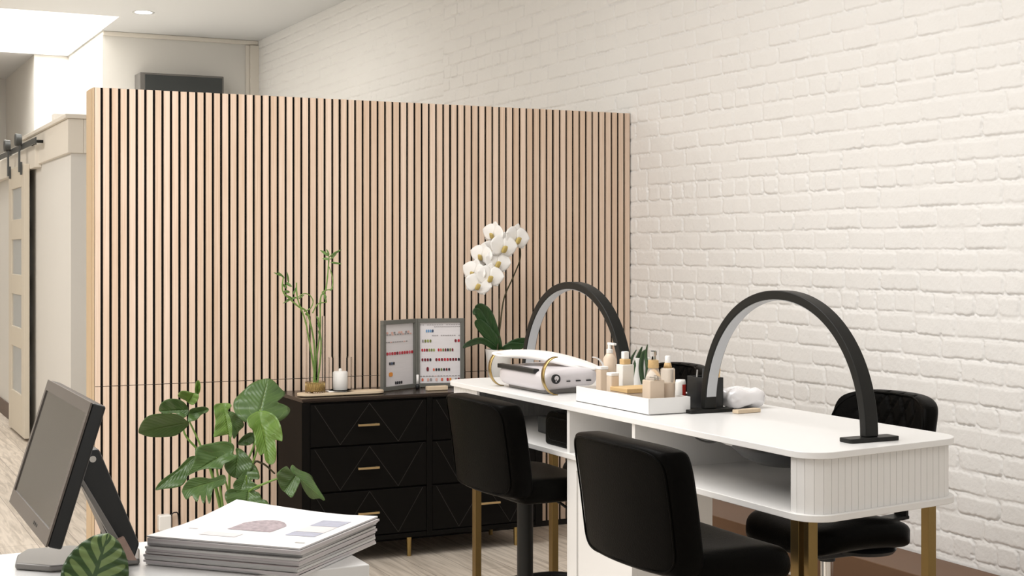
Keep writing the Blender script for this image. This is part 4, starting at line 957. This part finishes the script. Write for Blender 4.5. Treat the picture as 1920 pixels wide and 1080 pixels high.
# ------------------------------------------------------------ monstera
my = 5.95
mon = thing('monstera_plant', (at_y(425, 0, my).x, my, 0), 'large green split-leaf monstera in front of the slats beside the black dresser', 'plant')
mx_ = at_y(425, 0, my).x
b = MB(); b.lathe([(.10, 0), (.11, .01), (.15, .30), (.143, .30), (.135, .26), (0, .26)], (mx_, my, .0005), 36); b.build('pot', 'ceramic', mon, smooth=True, angle=50)
b = MB(); b.lathe([(.135, .0), (0, .01)], (mx_, my, .262), 24); b.build('soil', 'soil', mon)
def outline_leaf(poly, b0, t0, m='leaf', dy0=0.0, dy1=0.0, fold=.03, tilt=0.0, wave=.006):
    """leaf with its own outline; the surface is folded along the midrib, tilted and waved in depth"""
    cv = lambda p: Vector((225+p[0]/3.6, 675+p[1]/3.6))
    pts = [cv(p) for p in poly]; B, T = cv(b0), cv(t0); ax_ = T-B; Lr = ax_.length; ax_n = ax_/Lr
    for _ in range(2):
        pts = [q for i in range(len(pts)) for q in (pts[i].lerp(pts[(i+1) % len(pts)], .25), pts[i].lerp(pts[(i+1) % len(pts)], .75))]
    n_ = len(pts); K = 7; b = MB(); wmax = max(abs((p-B).x*ax_n.y-(p-B).y*ax_n.x) for p in pts)
    def depth(q):
        v = q-B; t_ = max(-.4, min(1.2, v.dot(ax_n)/Lr)); lt = (v.x*ax_n.y-v.y*ax_n.x)/wmax
        return my+dy0+(dy1-dy0)*t_-fold*abs(lt)**1.3+tilt*lt+wave*math.sin(t_*14+lt*3)*min(1, abs(lt)*2)
    for p in pts:
        v = p-B; t_ = v.dot(ax_n)/Lr; lt = (v.x*ax_n.y-v.y*ax_n.x)/wmax
        tr = max(0, min(1, t_-.22*abs(lt))) if t_ < .93 else max(0, min(1, t_)); rp = B+ax_*tr
        for k in range(K+1):
            q = rp.lerp(p, k/K); d_ = depth(q)
            b.uv[len(b.v)] = (.5+.5*(k/K)*(1 if lt > 0 else -1), tr+.0)
            b.v.append(tuple(at_y(q.x, q.y, d_)))
    for i in range(n_):
        j_ = (i+1) % n_
        for k in range(K):
            f = (i*(K+1)+k, j_*(K+1)+k, j_*(K+1)+k+1, i*(K+1)+k+1); b.f.append(f); b.mi.append(0)
    return b.build('leaf', m, mon, smooth=True, solid=.0014)
OL = outline_leaf
OL([(762,300),(775,260),(830,210),(880,160),(950,130),(1010,122),(1050,150),(1080,190),(1125,225),(1090,260),(1055,285),(1110,300),(1155,330),(1135,375),(1090,410),(1060,420),(1020,380),(960,350),(900,370),(850,430),(800,390),(770,350)], (945,350), (1000,122), dy0=.0, dy1=.10, fold=-.03)
OL([(262,350),(265,305),(300,270),(350,260),(400,265),(440,290),(465,330),(460,370),(430,395),(400,390),(385,360),(340,358),(300,362)], (445,335), (262,345), dy0=.04, dy1=.06, fold=.03)
OL([(120,490),(140,430),(185,375),(260,362),(340,360),(400,368),(440,400),(470,430),(450,455),(410,490),(370,515),(290,522),(190,520),(140,500)], (455,425), (120,490), dy0=-.02, dy1=-.12, fold=.04, tilt=.06)
OL([(470,330),(520,320),(570,312),(605,330),(590,355),(550,365),(520,405),(480,415),(455,420),(462,370)], (468,365), (605,330), dy0=.0, dy1=.03, fold=.03)
OL([(385,250),(400,215),(430,205),(470,215),(500,225),(535,230),(530,265),(505,300),(480,305),(450,280),(420,255)], (465,285), (500,222), 'leaf_new', dy0=-.01, dy1=-.02, fold=.05)
OL([(505,225),(508,170),(515,140),(535,135),(545,170),(540,215),(525,240)], (522,238), (528,137), 'leaf_new', dy0=.0, dy1=.02, fold=.03)
OL([(720,350),(760,345),(800,380),(850,440),(800,480),(770,545),(755,500),(750,420)], (722,350), (790,500), dy0=.03, dy1=.02, fold=.03)
OL([(630,320),(645,295),(690,290),(740,290),(760,310),(720,345),(750,400),(760,470),(752,540),(720,490),(706,470),(700,440),(690,480),(650,505),(628,530),(640,460),(646,400)], (708,350), (735,500), 'leaf_new', dy0=-.03, dy1=-.06, fold=.05)
OL([(780,575),(830,510),(880,485),(910,500),(905,560),(860,580)], (905,495), (785,575), dy0=.05, dy1=.05, fold=.02)
OL([(775,590),(820,600),(860,640),(900,690),(890,740),(850,780),(800,800),(750,790),(710,740),(700,700),(760,660),(790,650)], (800,605), (775,800), dy0=-.03, dy1=-.06, fold=.03)
OL([(230,885),(260,830),(320,780),(380,745),(430,690),(470,650),(515,645),(500,690),(460,760),(450,810),(420,850),(360,865),(290,870)], (515,645), (230,885), dy0=-.02, dy1=-.1, fold=.03)
OL([(505,610),(530,580),(620,560),(700,545),(760,560),(775,590),(760,640),(800,640),(780,665),(740,685),(700,700),(690,740),(620,730),(540,740),(470,775),(440,790),(480,730),(510,660)], (665,660), (440,790), dy0=-.12, dy1=-.18, fold=.05, tilt=-.04)
OL([(760,830),(820,780),(870,700),(910,700),(940,760),(945,810),(890,800),(880,830),(940,850),(950,865),(890,885),(860,880),(830,900),(790,920),(770,880)], (850,775), (800,915), 'leaf', dy0=-.08, dy1=-.12, fold=.04)
OL([(415,880),(440,830),(480,795),(560,790),(620,805),(700,765),(720,800),(710,840),(650,860),(612,880),(615,960),(597,975),(582,890),(572,975),(552,960),(542,895),(524,965),(502,945),(486,905),(452,950),(430,920)], (700,800), (415,885), dy0=-.2, dy1=-.28, fold=.04, tilt=-.03)
OL([(705,890),(760,860),(800,920),(870,880),(940,890),(955,930),(965,990),(985,935),(1010,985),(1040,1000),(1000,1030),(900,1030),(880,960),(860,1030),(760,1020),(710,950)], (868,880), (850,1020), dy0=-.14, dy1=-.2, fold=.04)
OL([(1145,745),(1160,697),(1200,740),(1290,770),(1310,820),(1340,870),(1390,945),(1370,950),(1350,930),(1290,945),(1240,880),(1215,810),(1195,785)], (1190,780), (1385,947), dy0=-.28, dy1=-.30, fold=-.045)
OL([(1052,770),(1085,740),(1125,710),(1145,745),(1180,780),(1225,800),(1200,860),(1160,942),(1130,900),(1090,880),(1070,830)], (1185,785), (1105,885), dy0=-.285, dy1=-.33, fold=.05)
OL([(850,405),(880,370),(920,348),(960,340),(1010,350),(1060,385),(1085,440),(1098,500),(1095,560),(1075,520),(1035,485),(1050,560),(1058,630),(1050,690),(1015,712),(975,680),(968,560),(955,650),(940,640),(915,580),(905,500),(895,470),(870,450)], (955,435), (1010,705), 'leaf_new', dy0=-.08, dy1=-.15, fold=.06)
def petiole(pp, y0=None, y1=None, m='stem'):
    n_ = len(pp); pts = spline([at_y(a, c, my+(y0 or 0)+((y1 or 0)-(y0 or 0))*i/(n_-1)) for i, (a, c) in enumerate(pp)], 5)
    b = MB(); b.tube(pts, [.006-.0025*i/len(pts) for i in range(len(pts))], 7); b.build('stem', m, mon, smooth=True)
petiole([(425, 1010), (400, 900), (378, 840), (355, 790)], 0, 0)
petiole([(427, 1010), (395, 880), (350, 820), (344, 800)], .02, .02)
petiole([(430, 1010), (450, 900), (478, 830), (488, 768)], 0, 0)
petiole([(430, 1010), (455, 920), (480, 850), (492, 800)], -.04, -.08)
petiole([(428, 1010), (430, 900), (432, 830), (425, 772)], 0, 0)
petiole([(425, 1010), (415, 930), (408, 890), (405, 857)], -.05, -.12)
petiole([(425, 1010), (430, 940), (426, 915), (422, 900)], -.08, -.2)
petiole([(432, 1010), (460, 930), (500, 905), (550, 888)], -.05, -.28)
petiole([(430, 1010), (455, 950), (462, 910), (462, 892)], -.05, -.12)
petiole([(430, 1010), (470, 880), (490, 868), (515, 888)], -.02, .1, 'stem_dark')
petiole([(430, 1010), (455, 900), (450, 870), (447, 845)], 0, 0)

# ------------------------------------------------------------ reception counter in the foreground
KZ = 1.03; KX0, KX1, KY0, KY1 = -1.3, .708, 1.897, 2.195
ct = thing('reception_counter', (-.3, 2.0, 0), 'white reception counter ledge in the left foreground', 'counter')
b = MB(); b.box(KX0, KX1, KY0, KY1, KZ-.03, KZ); b.build('ledge_top', 'white', ct, bevel=.0025)
b = MB(); b.box(KX0, KX1-.002, KY0+.002, KY1-.002, 0, KZ-.03); b.build('body', 'white_matt', ct)
b = MB(); b.box(KX0, KX1-.2, 1.25, KY0-.001, .70, .74); b.build('lower_worktop', 'white', ct, bevel=.002)
b = MB(); b.box(KX0, KX0+.02, 1.25, KY0-.001, 0, .70); b.box(KX1-.22, KX1-.2, 1.25, KY0-.001, 0, .70); b.build('side_panel', 'white_matt', ct)

# monitor
ms = thing('pos_monitor', (.33, 2.04, KZ), 'tilted black touchscreen monitor on a folding stand at the left of the counter', 'monitor')
B0, B1 = Vector((.268, 1.862, 1.10)), Vector((.268, 2.223, 1.10)); T0 = Vector((.323, 1.852, 1.2775))
up = (T0-B0); up.y = 0; Hs = up.length; upn = up.normalized(); yv = Vector((0, 1, 0)); nrm = yv.cross(upn).normalized()
if nrm.x > 0: nrm = -nrm
Wd = .361; cen = B0+yv*Wd/2+upn*Hs/2
b = MB(); b.obox(cen-nrm*.009, yv*Wd/2, upn*Hs/2, nrm*.009); b.build('housing', 'black_plastic', ms, bevel=.003)
b = MB(); bz = .012
for (s0, s1, a, c) in ((0, Wd, 0, .020), (0, Wd, Hs-.015, Hs), (0, bz, .020, Hs-.015), (Wd-bz, Wd, .020, Hs-.015)):
    b.obox(B0+yv*(s0+s1)/2+upn*(a+c)/2+nrm*.0012, yv*(s1-s0)/2, upn*(c-a)/2, nrm*.0012)
b.build('bezel', 'bezel', ms)
b = MB(); b.obox(B0+yv*Wd/2+upn*(.020+Hs-.015)/2+nrm*.0004, yv*(Wd/2-bz), upn*(Hs-.035)/2, nrm*.0004); b.build('screen', 'screen', ms)
b = MB()
for k in range(3): b.obox(B0+yv*(.10+.012*k)+upn*.010+nrm*.0026, yv*.0035, upn*.002, nrm*.0003)
b.build('bezel_buttons', 'black_plastic', ms)
# stand
def pl(px, py, y): q = at_y(px, py, y); return (q.x, q.z)
b = MB(); b.prism([pl(150, 890, 2.02), pl(163, 845, 2.02), pl(186, 842, 2.02), pl(262, 1020, 2.02), pl(252, 1050, 2.02), pl(222, 1050, 2.02)], 2.02, 2.085, plane='y'); b.build('stand_arm', 'black_plastic', ms, bevel=.003)
b = MB(); b.prism([pl(143, 893, 2.0), pl(153, 893, 2.0), pl(247, 1050, 2.0), pl(232, 1050, 2.0)], 2.0, 2.018, plane='y'); b.build('stand_brace', 'silver', ms, bevel=.002)
b = MB(); b.obox(cen-nrm*.03, yv*.045, upn*.04, nrm*.014); b.build('hinge_block', 'black_plastic', ms, bevel=.004)
qh = at_y(160, 855, 2.0)
b = MB(); b.tube([(qh.x+.01, 2.0, qh.z-.005), (qh.x+.01, 2.10, qh.z-.005)], .0045, 14); b.build('hinge_pin', 'chrome', ms, smooth=True, angle=40)
b = MB(); pb = [at_z(28, 1061, KZ+.006), at_z(95, 1066, KZ+.006), at_z(262, 1052, KZ+.006), at_z(262, 1032, KZ+.006), at_z(132, 1027, KZ+.006), at_z(50, 1034, KZ+.006), at_z(32, 1045, KZ+.006)]
b.prism([(p.x, p.y) for p in pb], KZ+.0008, KZ+.010); b.build('base_plate', 'silver', ms, bevel=.003)
b = MB(); b.prism([pl(212, 1015, 1.99), pl(232, 1006, 1.99), pl(256, 1050, 1.99), pl(240, 1050, 1.99)], 1.987, 1.995, plane='y'); b.build('sticker', mat('mottled_pink_label', (.32, .22, .18), .4, var=.3, vscale=90), ms)

# magazines (each one a thing)
fl_, fr2, br, bl = Vector((.424, 2.03)), Vector((.580, 1.803)), Vector((.757, 2.013)), Vector((.592, 2.245))
e1 = Vector((.683, -.73)); e2 = Vector((.73, .683)); Wm = .243; Dm = .236
N_M = 11; zc0 = KZ+.0008; names_ = ['lowest', 'second lowest', 'third from the bottom', 'fourth from the bottom', 'fifth from the bottom', 'middle', 'fifth from the top', 'fourth from the top', 'third from the top', 'second from the top']
papers = [mat('magazine_pages_%d' % k, c, .5) for k, c in enumerate([(.62, .60, .60), (.50, .46, .47), (.58, .57, .56), (.42, .41, .41)])]
cov = [mat('magazine_cover_%d' % k, c, .3) for k, c in enumerate([(.55, .52, .52), (.06, .065, .07), (.45, .38, .38), (.68, .66, .65)])]
def mag(i, z0, th, off, rot, lift, top=False):
    c, s_ = math.cos(rot), math.sin(rot); E1 = Vector((e1.x*c-e1.y*s_, e1.x*s_+e1.y*c)); E2 = Vector((-E1.y, E1.x)); O = fl_+e1*off[0]+e2*off[1]
    n_ = 14
    def zf(a, d_): # lift the right side where the pages spring up
        return z0-.004*(d_**2)*0+lift*(.2*max(0, (a-.5)/.5)**1.6*d_+1.0*max(0, 1-a/.8)**1.3*max(0, (d_-.35)/.65)**1.5)
    def surf(dz, e=0):
        def f(u, v):
            a, d_ = u*Wm, v*Dm; 
            p = O+E1*a+E2*d_
            return (p.x, p.y, zf(u, v)+dz)
        return f
    b = MB(); g0 = surf(0); g1 = surf(th)
    b.grid(g0, n_, n_, 0); b.grid(g1, n_, n_, 1); K = n_+1; o1 = K*K
    for k in range(n_):
        for (a, c2) in ((k, k+1), (n_*K+k+1, n_*K+k), ((k+1)*K, k*K), (k*K+n_, (k+1)*K+n_)):
            b.f.append((a, c2, o1+c2, o1+a)); b.mi.append(0)
    return b, zf, O, E1, E2
mz = zc0
ths = [.0034, .003, .0036, .0032, .003, .0034, .003, .0036, .003, .0032]
for i in range(10):
    off = (random.uniform(-.003, .003)+(0 if i < 8 else .004), random.uniform(-.003, .003)); lift = .010*(i/9)
    b, *_ = mag(i, mz, ths[i], off, random.uniform(-.012, .012)+(.02 if i in (7, 8) else 0), .002+lift)
    o = b.build('magazine', [papers[i % 4], cov[(i*7+1) % 4 if i != 8 else 1]], bevel=0)
    tag(o, 'thin magazine on the white counter, '+names_[i]+' in its stack', 'magazine', 'magazines stacked on the counter')
    mz += ths[i]+.0006
b, zf, O, E1, E2 = mag(10, mz, .0022, (.002, .0), 0, .0125)
tp = b.build('magazine', [papers[0], 'paper']); tag(tp, 'magazine on top of the stack with small pictures on its white cover', 'magazine', 'magazines stacked on the counter')
def patch(u0, u1, v0, v1, name, m, k=6, arch=False, skew=0):
    b = MB()
    def f(a, c):
        v = v0+(v1-v0)*c; u = u0+(u1-u0)*a+skew*(v-v0)
        if arch: 
            v = v0+(v1-v0)*c*(math.sin(math.pi*(.12+.76*a))**.5)
        p = O+E1*u*Wm+E2*v*Dm; return (p.x, p.y, zf(u, v)+.0026)
    b.grid(f, k, k); b.build(name, m, tp, smooth=True)
printed = mat('halftone_photo', (.36, .29, .31), .5, var=.7, vscale=150)
printed2 = mat('printed_blue', (.40, .41, .50), .5, var=.25, vscale=60)
printed3 = mat('printed_pale', (.72, .68, .68), .5, var=.1, vscale=60)
patch(.33, .62, .34, .66, 'cover_picture', printed, 12, True)
patch(.74, .93, .60, .78, 'cover_picture', printed2); patch(.74, .93, .42, .595, 'cover_picture', printed3); patch(.74, .93, .30, .415, 'cover_picture', printed2)
patch(.26, .50, .14, .24, 'cover_text', printed3); patch(.10, .16, .28, .30, 'cover_text', printed3); patch(.90, .96, .12, .14, 'cover_text', mat('grey_ink', (.45, .43, .40), .5))
BASE[tp.name] = Vector(tp.location)

# striped-leaf plant in the near foreground
cy_ = 1.50
cal = thing('calathea_plant', (at_y(170, 0, cy_).x, cy_, .7405), 'calathea with one broad striped green leaf reaching up beside the monitor base', 'plant')
cx_ = at_y(170, 0, cy_).x
b = MB(); b.lathe([(.05, 0), (.055, .004), (.07, .12), (.065, .12), (.06, .10), (0, .10)], (cx_, cy_, .7405), 32); b.build('pot', 'ceramic', cal, smooth=True, angle=50)
b = MB(); b.lathe([(.061, 0), (0, .004)], (cx_, cy_, .8405), 24); b.build('soil', 'soil', cal)
lb = at_y(155, 1150, cy_); lt_ = at_y(203, 1001, cy_+.02)
def cal_leaf(base, tip, W, facing, cup=.15):
    base, tip = Vector(base), Vector(tip); d_ = tip-base; L_ = d_.length; d_.normalize(); s_ = d_.cross(Vector(facing)).normalized(); nn = s_.cross(d_)
    b = MB()
    def f(u, v):
        a = u*2-1; ww = W*math.sin(math.pi*min(.9999, max(.0001, .03+.97*v)))**.52*(1-.12*v+.06*math.sin(v*3))
        edge = abs(a)
        return base+d_*(L_*(v+.04*edge*edge*(v < .5)*(1-2*v)))+s_*ww*a+nn*(cup*W*edge**2-.06*L_*v*v+.002*math.sin(v*60)*edge)
    b.grid(f, 24, 48, uv=True); b.build('leaf', 'calathea', cal, smooth=True, solid=.0006)
cal_leaf(lb, lt_, .0335, (.1, 1, -.55))
b = MB(); b.tube(spline([(cx_, cy_, .83), (cx_-.01, cy_, .95), lb, ], 6), .003, 8); b.build('leaf_stem', 'stem', cal, smooth=True)
for k, (dx, dy, dz) in enumerate(((-.06, -.02, .10), (.06, -.05, .09), (.02, -.07, .12))):
    p0 = Vector((cx_+dx*.5, cy_+dy*.5, .92)); b = MB(); b.tube([(cx_, cy_, .84), p0], .0025, 6); b.build('leaf_stem', 'stem', cal, smooth=True)
    cal_leaf(p0, p0+Vector((dx, dy, dz*.6)), .028, (.1, 1, -.9))
